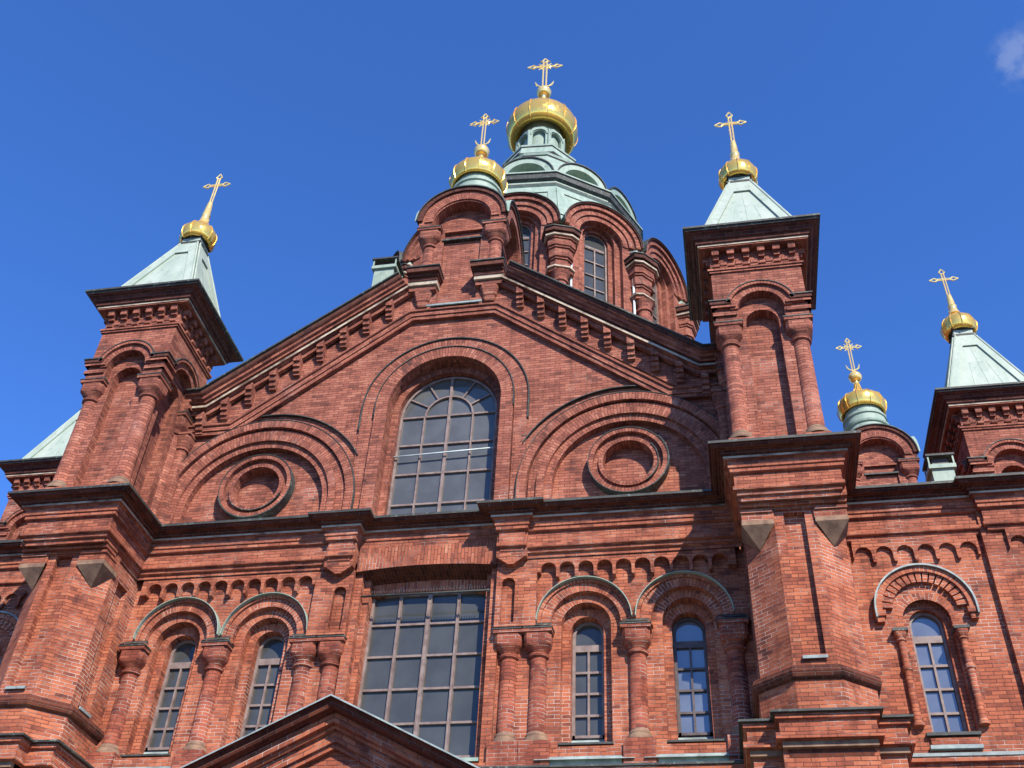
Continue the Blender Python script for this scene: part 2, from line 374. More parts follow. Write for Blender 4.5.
# ------------------------------------------------------------------ shared little builders
def column(mb, x, y, z0, z1, r, ab_h, base=True, ring=None):
    """z0 = bottom of base, z1 = top of abacus"""
    zc = z1 - .10 - .42 * (ab_h / .31)
    if base:
        mb.lathe(x, y, [(r*1.42, z0), (r*1.46, z0+.04), (r*1.40, z0+.09), (r*1.2, z0+.12), (r*1.22, z0+.16), (r, z0+.22)], 24, mat='corbelstone', cap=False)
    mb.lathe(x, y, [(r, z0+.22 if base else z0), (r*.97, zc - .06)], 24, cap=False)
    mb.lathe(x, y, [(r*.97, zc-.10), (r*1.22, zc-.07), (r*1.25, zc-.02), (r*1.02, zc+.01)], 24, cap=False)
def capital(mb, x, y, z1, r, ab_h):
    zc = z1 - .10 - .42 * (ab_h / .31); za = z1 - .10
    mb.loft(x, y, [(r*1.0, zc, 2), (r*1.08, zc+(za-zc)*.10, 2.1), (ab_h*.80, zc+(za-zc)*.26, 3.0), (ab_h*.90, zc+(za-zc)*.40, 6), (ab_h*.92, zc+(za-zc)*.50, 20), (ab_h*.92, za-.002, 20)])
    mb.box(x-ab_h, x+ab_h, y-ab_h, y+ab_h, za, z1-.025)
    mb.box(x-ab_h-.015, x+ab_h+.015, y-ab_h-.015, y+ab_h+.015, z1-.025, z1+.005, mat='flash')
def window(parent, cx, zb, zs, w, y, rows, cols, name='arched_window', arch=True, fmat='frame', gmat='glass', transom=None, mir=None, rings=False, zt=None, label=None, fw=.055):
    e = empty(name, parent, (cx if mir is None else -cx, y, zb))
    if label: e['label'] = label
    a = MB(gmat)
    loop = arch_loop(0, zs - zb, w, 0) if arch else [(-w, 0), (w, 0), (w, zs - zb), (-w, zs - zb)]
    a.plate(loop, [], .0, .03, edges=True)
    a.build('pane', e)
    b = MB(fmat); H = zs - zb
    yb, yf = .0, -.07
    if arch:
        b.ring(0, H, w - fw, w + .01, yf, yb, n=24, leg=H); b.box(-w, w, yf, yb, 0, fw)
        if transom: b.box(-w+fw, w-fw, yf + .005, yb, transom-zb, transom-zb+.15)
    else:
        b.plate(loop, [[(-w+fw, fw), (w-fw, fw), (w-fw, H-fw), (-w+fw, H-fw)]], yf, yb)
    top = (transom - zb) if transom else H
    for i in range(1, cols):
        x = -w + 2*w*i/cols; th = .022 if not (cols == 4 and i == 2) else .038
        if arch and not transom and not rings:
            zt_ = H + sqrt(max(0, w*w - x*x)) - .03
        else: zt_ = top
        b.box(x-th, x+th, yf+.008, yb, fw, zt_)
        if not arch:
            b.box(x-th-.012, x-th, yf-.01, yb, fw, zt_); b.box(x+th, x+th+.012, yf-.01, yb, fw, zt_)
    for j in range(1, rows + (1 if rings else 0)):
        z = top*j/rows; b.box(-w+fw, w-fw, yf+.016, yb, z-.025, z+.025)
    if rings:
        b.ring(0, H, w*.47, w*.47+.045, yf+.004, yb, n=20)
        for ang in (36, 72, 108, 144) if False else (30, 60, 120, 150):
            a_ = rad(ang); r0 = w*.47+.03; r1 = w-.03
            b.bar((r0*cos(a_), -.03, H+r0*sin(a_)), (r1*cos(a_), -.03, H+r1*sin(a_)), .028, 4, smooth=False)
        b.box(-.035, .035, yf+.002, yb, H, H + w - .03)
    b.build('frame', e)
    return e
def onion(name, parent, prof, ribs, loc, n=48):
    mb = MB('gold'); mb.lathe(0, 0, prof, n, cap=False)
    for i in range(ribs):
        a = 2*pi*(i+.5)/ribs
        mb.tube([(r*1.012*cos(a), r*1.012*sin(a), z) for r, z in prof[:-1]], .018*max(1, prof[1][0]), 5)
    return mb.build(name, parent, loc)
def smooth_prof(P, k=5):
    out = []
    for i in range(len(P)-1):
        p0 = P[max(0, i-1)]; p1 = P[i]; p2 = P[i+1]; p3 = P[min(len(P)-1, i+2)]
        for j in range(k):
            t = j/k; q = []
            for c in (0, 1):
                q.append(.5*((2*p1[c]) + (-p0[c]+p2[c])*t + (2*p0[c]-5*p1[c]+4*p2[c]-p3[c])*t*t + (-p0[c]+3*p1[c]-3*p2[c]+p3[c])*t**3))
            out.append(tuple(q))
    out.append(P[-1]); return out
def diamond(mb, c, s, d, r):
    # open lozenge at the end of an arm: c centre, d direction (x,z), s size
    dx, dz = d; px, pz = -dz, dx
    pts = [(c[0]-dx*s*.75, 0, c[1]-dz*s*.75), (c[0]+px*s*.62-dx*s*.1, 0, c[1]+pz*s*.62-dz*s*.1), (c[0]+dx*s, 0, c[1]+dz*s), (c[0]-px*s*.62-dx*s*.1, 0, c[1]-pz*s*.62-dz*s*.1), (c[0]-dx*s*.75, 0, c[1]-dz*s*.75)]
    mb.tube(pts, r, 6)
def simple_cross(name, parent, loc):
    # z=0 top of the ball, height 2.3
    mb = MB('gilt')
    mb.lathe(0, 0, [(.20, -.03), (.17, .05), (.145, .12), (.115, .35), (.14, .40), (.115, .44), (.10, .70), (.075, .98)], 12)
    for sg in (-1, 1):
        for q in range(3): mb.lathe(sg*.13, 0, [(.0, .10), (.035, .13), (.035, .17), (0, .20)], 8)
    for x in (-.038, .038): mb.bar((x, 0, .9), (x, 0, 2.18), .024)
    for z in (-.035, .035): mb.bar((-.26, 0, 1.86+z), (.26, 0, 1.86+z), .024)
    diamond(mb, (-.30, 1.86), .15, (-1, 0), .028); diamond(mb, (.30, 1.86), .15, (1, 0), .028); diamond(mb, (0, 2.26), .15, (0, 1), .024)
    return mb.build(name, parent, loc)
def ornate_cross(name, parent, loc, s=1.0, neck=0, wx=1.0):
    mb = MB('gilt', Matrix.Diagonal((s, s, s, 1)))
    mb.lathe(0, 0, smooth_prof([(.10, -.10-neck), (.08, 0), (.19, .07), (.25, .22), (.20, .37), (.09, .45), (.05, .52)], 4), 20)
    mb.M = Matrix.Diagonal((s*wx, s, s, 1))
    mb.tube([(.22*cos(rad(a)), 0, .78+.20*sin(rad(a))) for a in range(190, 351, 16)], .030, 6)
    for sg in (-1, 1): mb.bar((sg*.215, 0, .75), (sg*.25, 0, .88), .028, r2=.008)
    for x in (-.045, .045): mb.bar((x, 0, .5), (x, 0, 2.05), .024)
    for z in (-.035, .035): mb.bar((-.30, 0, 1.76+z), (.30, 0, 1.76+z), .022)
    for c, d in (((-.345, 1.76), (-1, 0)), ((.345, 1.76), (1, 0)), ((0, 2.10), (0, 1))):
        diamond(mb, c, .13, d, .026)
        px, pz = -d[1], d[0]
        for sg in (-1, 1): mb.lathe(c[0]+px*sg*.11 - d[0]*.04, 0, [(0, c[1]+pz*sg*.11-.04 - d[1]*.04), (.04, c[1]+pz*sg*.11 - d[1]*.04), (0, c[1]+pz*sg*.11+.04 - d[1]*.04)], 6)
    for sx in (-1, 1):
        for sz in (-1, 1): mb.bar((sx*.04, 0, 1.76+sz*.04), (sx*.17, 0, 1.76+sz*.17), .016)
    mb.tube([(.15*cos(rad(a)), 0, 1.76+.15*sin(rad(a))) for a in range(0, 361, 30)], .014, 5)
    return mb.build(name, parent, loc)

# ================================================================== main front, lower storey
# y = 0 is the arch plane of the side bays
PIL0, PIL1 = 1.62, 2.35
mw = MB('brick')
for sgn, mm in SIDES:
    mw.M = mm
    # plinth wall down to the ground and strip under the niches
    mw.box(1.0, 7.05, -.12, .8, 0, 9.42)
    mw.box(1.62, 7.1, .0, .6, 9.42, 9.92)
    # niche backs: three stepped orders
    for cx in (3.6, 5.74):
        pass
    zt = 14.15
    o2 = [(1.72, 9.9), (7.1, 9.9), (7.1, zt), (1.72, zt)]
    mw.plate(o2, [arch_loop(cx, 12.64, .53, 10.0) for cx in (3.6, 5.74)], .20, .42)
    mw.plate(o2, [arch_loop(cx, 12.59, .35, 10.05) for cx in (3.6, 5.74)], .42, .74)
    for cx in (3.6, 5.74):
        mw.ring(cx, 12.64, .53, .75, .196, .22, n=28)
        mw.ring(cx, 12.59, .352, .53, .416, .43, n=24)
        # jamb strips beside the glass: brick courses standing on the sill
    # plane of the arches, above the capitals
    pts = [(2.35, 14.2), (2.35, 12.5), (2.88, 12.5)]
    for cx in (3.6, 5.74):
        pts += [(cx - .75*cos(pi*i/28), 12.62 + .75*sin(pi*i/28)) for i in range(29)]
        pts += [(4.32, 12.5), (5.02, 12.5)] if cx == 3.6 else [(6.5, 12.5), (7.1, 12.5), (7.1, 14.2)]
    # (the springing is stilted a little above the capitals)
    mw.plate(pts, [], .06, .21)
    for cx in (3.6, 5.74):
        mw.ring(cx, 12.62, .752, .98, .055, .09, n=32)
    # hanging arcade under the string course
    n = 10; x0, x1 = 2.6, 6.72; sp = (x1 - x0)/n; pts = [(2.35, 14.26), (2.35, 13.2)]
    pts = [(x1 + .13, 14.26), (x0 - .04, 14.26), (x0 - .04, 13.8)]
    for i in range(n):
        c = x0 + sp*(i+.5); r = sp*.42
        pts += [(c - r, 13.74 if i else 13.8)] + [(c - r*cos(pi*j/10), 13.86 + r*sin(pi*j/10)) for j in range(11)] + [(c + r, 13.74)]
        if i < n-1: pts += [(c + sp/2 - .028, 13.66), (c + sp/2 + .028, 13.66)]
    pts += [(x1 + .13, 13.74)]
    mw.plate(pts[::-1], [], -.11, .07)
    # strip pilaster beside the big window with a blind slot
    mw.plate([(1.66, 9.4), (2.57, 9.4), (2.57, 12.51), (1.66, 12.51)], [], .16, .6)
    mw.plate([(1.66, 12.5), (2.555, 12.5), (2.555, 14.3), (1.66, 14.3)], [arch_loop(1.93, 13.55, .15, 12.62, 10)], -.11, .05)
    mw.box(1.74, 2.12, .03, .06, 12.55, 13.8)
    # little V corbel under the string course
    mw.plate([(1.68, 14.12), (2.3, 14.12), (2.05, 13.94), (1.93, 13.94)], [], -.29, -.1)
    # upper zone behind the string course
    mw.box(2.35, 6.95, -.12, .6, 14.2, 15.5, skip='b')
    mw.box(1.66, 2.345, -.30, .6, 14.12, 15.45, skip='')
    # stepped jambs of the large lower window
    mw.box(1.50, 1.72, .05, .6, 9.4, 14.1)
    mw.box(1.36, 1.50, .25, .7, 9.4, 14.1)
mw.M = None
# lintel and segmental arches above the large window
def seg(xh, zs, rise, zt, n=20, flip=False):
    R = (xh*xh + rise*rise)/(2*rise); zc = zs + rise - R; a = math.asin(xh/R)
    pts = [(xh, zt), (-xh, zt)]
    return pts + [(R*sin(-a + 2*a*i/n), zc + R*cos(-a + 2*a*i/n)) for i in range(n+1)]
p = seg(1.63, 14.08, .10, 14.80)
tri = MB('brick')
n = 40
for i in range(n):     # soldier courses: bricks stand on end
    a, b = -1.63 + 3.26*i/n, -1.63 + 3.26*(i+1)/n
    za, zb_ = 14.08 + .10*(1-(a/1.63)**2), 14.08 + .10*(1-(b/1.63)**2)
    tri.face([(a, -.07, za), (b, -.07, zb_), (b, -.07, 14.8), (a, -.07, 14.8)], [(za, a), (zb_, b), (14.8, b), (14.8, a)])
    tri.face([(a, -.07, za), (b, -.07, zb_), (b, .44, zb_-.12), (a, .44, za-.12)], [(-.07, a), (-.07, b), (.44, b), (.44, a)], mat='brickd')
    za2, zb2 = 13.66 + .14*(1-(a/1.63)**2), 13.66 + .14*(1-(b/1.63)**2)
    tri.face([(a, .44, za2), (b, .44, zb2), (b, .44, 14.3), (a, .44, 14.3)], [(za2, a), (zb2, b), (14.3, b), (14.3, a)])
    tri.face([(a, .44, za2), (b, .44, zb2), (b, .60, zb2), (a, .60, za2)], [(.44, a), (.44, b), (.60, b), (.60, a)])
tri.box(-1.63, 1.63, .1, .7, 14.82, 15.4)
tri.build('lintel', K)
mw.box(-1.5, 1.5, .70, .95, 9.4, 15.2)
mw.box(-1.72, 1.72, -.05, .9, 0, 9.62)
mw.build('lower_wall', K)

# ------------------------------------------------------------------ string course (continuous, breaking round piers)
CP = [(-.14, 14.14), (-.14, 14.23), (-.08, 14.25), (-.08, 14.33), (-.01, 14.35), (-.01, 14.43), (-.05, 14.46), (-.05, 14.74), (.02, 14.76), (.02, 14.84), (.05, 14.86), (.05, 15.01), (.13, 15.04), (.13, 15.09), (.17, 15.10), (.20, 15.17), (.34, 15.19), (.36, 15.24), (.41, 15.25), (.41, 15.31), (-.35, 15.55)]
CM = ['brick']*12 + ['stone'] + ['brickd']*5 + ['flash', 'lead']
CM = ['brick']*12 + ['stone'] + ['brickd']*5 + ['flash', 'lead']
right = [(2.35, -.40), (2.35, -.28), (6.87, -.28), (6.87, -2.0), (9.10, -2.0), (9.10, -.02), (11.95, -.02), (11.95, -.16), (19.5, -.16)]
for sgn, mm in SIDES:
    sc = MB('brick', mm)
    sc.sweep([(1.66, -.10), (1.66, -.40)] + right, CP, mats=CM)
    sc.build('string_course', K)
sc = MB('brick'); sc.sweep([(-1.7, -.07), (1.7, -.07)], [(0, 14.7)] + CP[9:], mats=['brick'] + CM[9:]); sc.build('string_course', K)

# ------------------------------------------------------------------ engaged columns
for sgn, mm in SIDES:
    for x in (1.97, 2.60, 4.67, 6.66):
        base = (x*sgn, .20, 0)
        mb = MB('colbrick'); column(mb, 0, 0, 10.04, 12.48, .185, .315); mb.box(-.31, .31, -.27, .2, 9.42, 10.04)
        o = mb.build('column', K, base)
        mc_ = MB('colbrick'); capital(mc_, 0, 0, 12.48, .185, .315); mc_.build('capital', o)
    # sloped copper saddles over the capitals
    for x0, x1 in ((1.66, 2.92), (4.36, 4.99), (6.33, 6.97)):
        f = MB('flash', mm); f.face([(x0, -.13, 12.505), (x1, -.13, 12.505), (x1-.05, .02, 12.64), (x0+.05, .02, 12.64)]); f.face([(x0, -.13, 12.505), (x0+.05, .02, 12.64), (x0, .02, 12.505)]); f.face([(x1, -.13, 12.505), (x1-.05, .02, 12.64), (x1, .02, 12.505)])
        f.build('capital_flashing', K)
    for cx in (3.6, 5.74):
        h = MB('copper', mm); h.ring({3.6: 3.58, 5.74: 5.69}[cx], 12.63, 1.01, 1.025, -.10, .08, 2, 178, n=32, mat='copper'); h.build('arch_flashing', K)
        h = MB('brick', mm); h.ring({3.6: 3.58, 5.74: 5.69}[cx], 12.63, .94, 1.01, 0, .08, 0, 180, n=32); h.build('arch_moulding', K)
        s_ = MB('lead', mm); s_.box(cx-.55, cx+.55, .08, .45, 9.99, 10.03, mat='dark'); s_.face([(cx-.36, .44, 10.045), (cx+.36, .44, 10.045), (cx+.36, .72, 10.37), (cx-.36, .72, 10.37)]); s_.face([(cx-.98, -.12, 9.62), (cx+.98, -.12, 9.62), (cx+.98, .18, 9.84), (cx-.98, .18, 9.84)]); s_.box(cx-.72, cx+.72, -.01, .02, 9.55, 9.72); s_.build('sill', K)
        right_outer = sgn > 0 and cx > 5  # this window: shadow painted into the frame, sky into the glass
        window(K, cx, 10.34, 12.59, .335, .70, 4, 2, transom=12.23, mir=mm, fmat='darkframe' if right_outer else 'frame', gmat='glassb' if right_outer else 'glass')
# strip ledge at the foot of the niches
for sgn, mm in SIDES:
    f = MB('brick', mm); f.sweep([(1.3, -.14), (7.1, -.14)], [(-.05, 9.1), (.04, 9.2), (.04, 9.27), (.12, 9.3), (.12, 9.40), (.16, 9.41), (.16, 9.45), (-.3, 9.56)], mats=['brick']*4 + ['flash', 'flash', 'copper']); f.build('ledge', K)

# ------------------------------------------------------------------ large lower window
window(K, 0, 9.95, 13.80, 1.36, .60, 5, 4, name='large_window', arch=False, fw=.06, label='large rectangular window of sixteen panes with a green pipe across its head')
b = MB('flash'); b.bar((-1.74, .12, 13.55), (1.72, .12, 13.55), .024, 8)
for i in range(46): b.bar((-1.25 + 2.6*i/45, .12, 13.56), (-1.25 + 2.6*i/45, .10, 13.66), .007, 4, mat='darkframe')
b.build('bird_spike_rail', K)
b = MB('copper'); b.face([(-1.5, -.02, 9.72), (1.5, -.02, 9.72), (1.5, .56, 9.93), (-1.5, .56, 9.93)]); b.box(-1.5, 1.5, -.05, -.02, 9.66, 9.73); b.build('sill', K)

# ================================================================== upper wall with gable
up = MB('brick')
GX, GS = 6.55, .762
def rakez(x, z0=23.55): return z0 - GS*max(0, abs(x) - 1.36)
outer = [(-7.3, 15.2), (7.3, 15.2), (7.3, 19.3), (6.5, 19.5), (1.36, 23.3), (.6, 23.3), (.6, 22.35), (-.6, 22.35), (-.6, 23.3), (-1.36, 23.3), (-6.5, 19.5), (-7.3, 19.3)]
bl = lambda cx: arch_loop(cx, 16.1, 1.82, 15.24, 48)
up.plate(outer, [arch_loop(0, 18.98, 1.47, 15.3, 40), bl(4.62), bl(-4.62)], 0, .18)
up.plate([(-1.6, 15.25), (1.6, 15.25), (1.6, 20.7), (-1.6, 20.7)], [arch_loop(0, 18.95, 1.30, 15.3, 40)], .28, .52)
up.ring(0, 18.95, 1.30, 1.47, .276, .3, n=40)
up.box(-1.75, -1.47, .18, .3, 15.25, 19); up.box(1.47, 1.75, .18, .3, 15.25, 19)
up.ring(0, 18.98, 1.47, 1.60, .17, .29, n=40)
for c in (4.62, -4.62):
    circ = [(c + .60*cos(2*pi*i/40), 16.7 + .60*sin(2*pi*i/40)) for i in range(40)]
    up.plate([(c-2, 15.2), (c+2, 15.2), (c+2, 18.3), (c-2, 18.3)], [circ], .13, .30)
    up.box(c-.7, c+.7, .26, .34, 15.9, 17.5)
up.box(-7.0, 7.0, .6, 1.0, 15.2, 19.4)
up.build('gable_wall', K)
# archivolt of the gable window
av = MB('brick')
av.ring(0, 18.98, 1.475, 1.80, -.14, .0, n=44, leg=3.6)
av.build('archivolt', K)
av = MB('dark'); av.ring(0, 18.98, 1.80, 1.82, -.17, .0, n=44, leg=.35); av.ring(0, 18.98, 1.82, 2.17, -.05, .0, n=44, leg=3.6, mat='brick'); av.ring(0, 18.98, 2.17, 2.195, -.10, .0, n=44, leg=.75); av.build('hood_mould', K)
window(K, 0, 15.3, 18.93, 1.28, .50, 4, 4, name='gable_window', rings=True, gmat='glassg', label='tall round-headed window in the gable with radiating glazing bars')
b = MB('pipe'); b.bar((-1.44, .36, 17.62), (1.38, .36, 17.70), .022, 6); b.build('light_tube', K)
# blind arches and medallions
for sgn, mm in SIDES:
    a = MB('brick', mm)
    a.ring(4.62, 16.1, 2.40, 2.62, -.15, .0, n=56, leg=.9); a.ring(4.62, 16.1, 2.16, 2.36, -.07, .0, n=56, leg=.9)
    a.ring(4.62, 16.1, 1.98, 2.16, -.14, .0, n=56, leg=.9); a.ring(4.62, 16.1, 1.80, 1.98, -.06, .13, n=56, leg=.9)
    a.ring(4.62, 16.1, 2.62, 2.635, -.165, .0, n=56, leg=.9, mat='dark')
    a.build('blind_arch', K)
    a = MB('dark', mm); a.ring(4.62, 16.1, 2.86, 2.882, -.09, .0, 62, 152, n=30); a.build('drip_mould', K)
    a = MB('brick', mm)
    a.ring(4.62, 16.7, .82, .93, -.12, .13, 0, 360, n=56); a.ring(4.62, 16.7, .70, .82, .0, .13, 0, 360, n=56); a.ring(4.62, 16.7, .60, .70, -.06, .26, 0, 360, n=56)
    a.ring(4.62, 16.7, .93, .945, -.14, .13, 0, 360, n=56, mat='dark')
    for (r0, y) in ((.945, -.15), (.70, -.09)):
        a.ring(4.62, 16.7, r0, r0+.02, y, .1, -55 if sgn > 0 else -160, 40 if sgn > 0 else -20, n=20, mat='flash')
    a.build('medallion', K)

for sgn in (1, -1):
    c = MB('brick'); c.lathe(0, 0, [(.15, 15.3), (.15, 17.9), (.19, 17.93), (.19, 18.0), (.16, 18.03)], 20); o = c.build('column', K, (6.92*sgn, -.10, 0))
    c = MB('brick'); c.loft(0, 0, [(.18, 18.0, 2), (.20, 18.08, 2.4), (.24, 18.24, 8), (.24, 18.34, 8)]); c.box(-.26, .26, -.26, .1, 18.34, 18.41); c.build('capital', o)
# ------------------------------------------------------------------ raking cornice, trim and corbels
RP = [(-.14, -.10), (-.14, -.22), (-.02, -.22), (-.01, -.27), (0, -.28), (-.005, -.36), (.06, -.36), (.07, -.20), (.12, -.22), (.13, -.38), (.19, -.40), (.20, -.47), (.27, -.50), (.28, -.57), (.385, -.60), (.39, -.66), (.43, -.66), (.47, 7.4), (.30, 7.4)]
RM = ['brick', 'brick', 'brick', 'brick', 'brick', 'stone', 'brick', 'brick', 'brick', 'brick', 'brick', 'brick', 'brick', 'brickd', 'flash', 'flash', 'copper', 'brick']
RMk = RM
for sgn, mm in SIDES:
    r = MB('brick', mm)
    r.sweepv([(1.34, 23.04), (6.44, 19.20), (6.97, 19.20)], RP, mats=RMk)
    rk = r.build('raking_cornice', K)
    # frieze between cornice and trim
    t = MB('brick', mm)
    t.plate([(1.2, 22.35), (5.9, 18.82), (7.0, 18.6), (7.0, 19.3), (6.47, 19.3), (1.3, 23.2), (.62, 23.2), (.62, 22.35)], [], -.06, .0)
    t.sweepv([(0, 21.93), (1.13, 21.93), (5.62, 18.42), (7.0, 18.42)], [(0, 0), (0, -.13), (.10, -.13), (.11, -.17), (.24, -.17), (.25, -.22), (.30, -.22), (.34, -.05)], mats=['brick']*6 + ['lead'])
    t.build('gable_trim', K)
    for i in range(9):
        x = 1.84 + i*.590
        zt_ = 23.04 - GS*.99*(x - 1.34) - .12
        c = MB('brick')
        for (dz0, dz1, yo) in ((-.16, 0, .30), (-.30, -.16, .235), (-.43, -.30, .17), (-.52, -.43, .11)):
            c.face([(-.09, -yo, dz0), (.09, -yo, dz0), (.09, -yo, dz1-.07*(dz1 == 0)), (-.09, -yo, dz1+.07*(dz1 == 0))])
            for x_ in (-.09, .09): c.face([(x_, -yo, dz0), (x_, 0, dz0), (x_, 0, dz1+(.07 if x_ < 0 else -.07)*(dz1 == 0)), (x_, -yo, dz1+(.07 if x_ < 0 else -.07)*(dz1 == 0))])
            c.face([(-.09, -yo, dz0), (.09, -yo, dz0), (.09, 0, dz0), (-.09, 0, dz0)])
        o = c.build('corbel', rk, (x*sgn, -.05, zt_))
        if sgn < 0: o.scale = (-1, 1, 1)
    # bracketed pier cap at the foot of the turret
    bc = MB('brick', mm)
    bc.box(.57, 1.345, -.27, .2, 22.92, 23.08); bc.box(.53, 1.36, -.34, .2, 23.08, 23.22, mat='stone')
    bc.box(.52, 1.365, -.38, .2, 23.22, 23.31); bc.box(.49, 1.37, -.45, .2, 23.31, 23.40, mat='brickd'); bc.box(.45, 1.385, -.56, .2, 23.40, 23.56, mat='brickd'); bc.box(.43, 1.40, -.60, .2, 23.56, 23.60, mat='flash')
    bc.loft(.95, .0, [(.14, 22.42, 8), (.17, 22.5, 8), (.17, 22.56, 8), (.20, 22.60, 8), (.25, 22.80, 8), (.27, 22.92, 8)], smooth=False)
    bc.build('bracketed_cap', K)
    # body of the nave behind the gable
nb = MB('brick')
nb.plate([(-6.9, 0), (6.9, 0), (6.9, 19.2), (1.3, 23.3), (-1.3, 23.3), (-6.9, 19.2)], [], 1.0, 8.0, back=True)
nb.build('nave', K)
s_ = MB('lead'); s_.face([(-.78, -.22, 22.34), (.78, -.22, 22.34), (.6, .0, 22.62), (-.6, .0, 22.62)]); s_.box(-.78, .78, -.26, -.22, 22.29, 22.35); s_.build('sill', K)

# ================================================================== gable turrets (small dome on four arches)
def make_turret(parent, loc):
    T = empty('dome_turret', parent, loc)         # origin at axis, z = 0 at world ground
    b = MB('brick'); h = 1.30
    b.prism([(-.95, -.95), (.95, -.95), (.95, .95), (-.95, .95)], 22.6, 25.1, caps=True); b.prism([(-.95, -.95), (.95, -.95), (.95, .95), (-.95, .95)], 26.45, 26.7, caps=True)
    for q in range(4):
        Rm = Matrix.Rotation(q*pi/2, 4, 'Z'); b.M = Rm
        # wall strips behind the columns, arch plates
        b.plate([(-1.036, 22.5), (1.036, 22.5), (1.036, 25.5), (-1.036, 25.5)], [[(-.56, 22.6), (.56, 22.6), (.56, 25.45), (-.56, 25.45)]], -1.04, -.9)
        b.box(-1.296, -.66, -1.3, -.9, 23.3, 23.55); b.box(.66, .9, -1.3, -.9, 23.3, 23.55)
        b.box(-.6, .6, -1.08, -.95, 25.06, 25.12, mat='flash')
        arc = lambda r, cz, n=28: [(r*cos(pi*i/n), cz + r*sin(pi*i/n)) for i in range(n+1)]
        o = [(-1.297, 25.5), (-.86, 25.5)] + arc(.86, 25.62)[::-1] + [(.86, 25.5), (1.297, 25.5)] + arc(1.297, 25.72)
        b.plate(o, [], -1.30, -.93)
        b.plate([(-.9, 25.1), (.9, 25.1), (.9, 26.5), (-.9, 26.5)], [], -.93, -.88, edges=False)
        b.ring(0, 25.66, .88, 1.12, -1.345, -1.3, n=30)
        b.ring(0, 25.72, 1.20, 1.34, -1.37, -1.3, n=30, mat='brickd')
    b.M = None
    b.build('turret_wall', T)
    r = MB('copper')
    for q in range(4):
        r.M = Matrix.Rotation(q*pi/2, 4, 'Z'); n = 30
        for i in range(n):
            a0, a1 = pi*i/n, pi*(i+1)/n; R1 = 1.37; zc = 25.72
            P = [(R1*cos(a0), zc+R1*sin(a0)), (R1*cos(a1), zc+R1*sin(a1))]
            r.face([(P[0][0], -1.42, P[0][1]), (P[1][0], -1.42, P[1][1]), (P[1][0], -abs(P[1][0]), P[1][1]), (P[0][0], -abs(P[0][0]), P[0][1])], smooth=True)
            Q = [(1.335*cos(a0), zc+1.335*sin(a0)), (1.335*cos(a1), zc+1.335*sin(a1))]
            r.face([(P[0][0], -1.42, P[0][1]), (P[1][0], -1.42, P[1][1]), (Q[1][0], -1.42, Q[1][1]), (Q[0][0], -1.42, Q[0][1])], mat='flash')
            r.face([(Q[0][0], -1.42, Q[0][1]), (Q[1][0], -1.42, Q[1][1]), (Q[1][0], -1.2, Q[1][1]), (Q[0][0], -1.2, Q[0][1])], mat='flash')
    r.M = None
    r.lathe(0, 0, smooth_prof([(1.28, 26.6), (1.1, 26.9), (.93, 27.15), (.84, 27.4), (.80, 27.7)], 4) + [(.86, 27.72), (.88, 27.80), (.80, 27.84), (.77, 28.14), (.82, 28.17), (.82, 28.26), (.72, 28.30), (.69, 28.7)], 36)
    r.build('copper_roof', T)
    for x in (-.98, .98):
        for y in (-.93, .93):
            c = MB('brick'); column(c, x, y, 23.55, 25.5, .19, .36); capital(c, x, y, 25.5, .19, .36); c.build('column', T)
    prof = smooth_prof([(.68, 28.74), (.75, 28.58), (.84, 28.58), (.915, 28.84), (.90, 29.10), (.76, 29.30), (.48, 29.50), (.25, 29.70), (.13, 29.95), (.10, 30.2)], 5)
    onion('onion_dome', T, prof, 12, (0, 0, 0))
    ornate_cross('cross', T, (0, 0, 30.30), 1.06, .05)
    return T
turret = make_turret(K, (0, .93, 0))
for loc in ((12.65, 13.6, 0), (-12.65, 13.6, 0)): copy_tree(turret, K, (loc[0], loc[1], -.40))

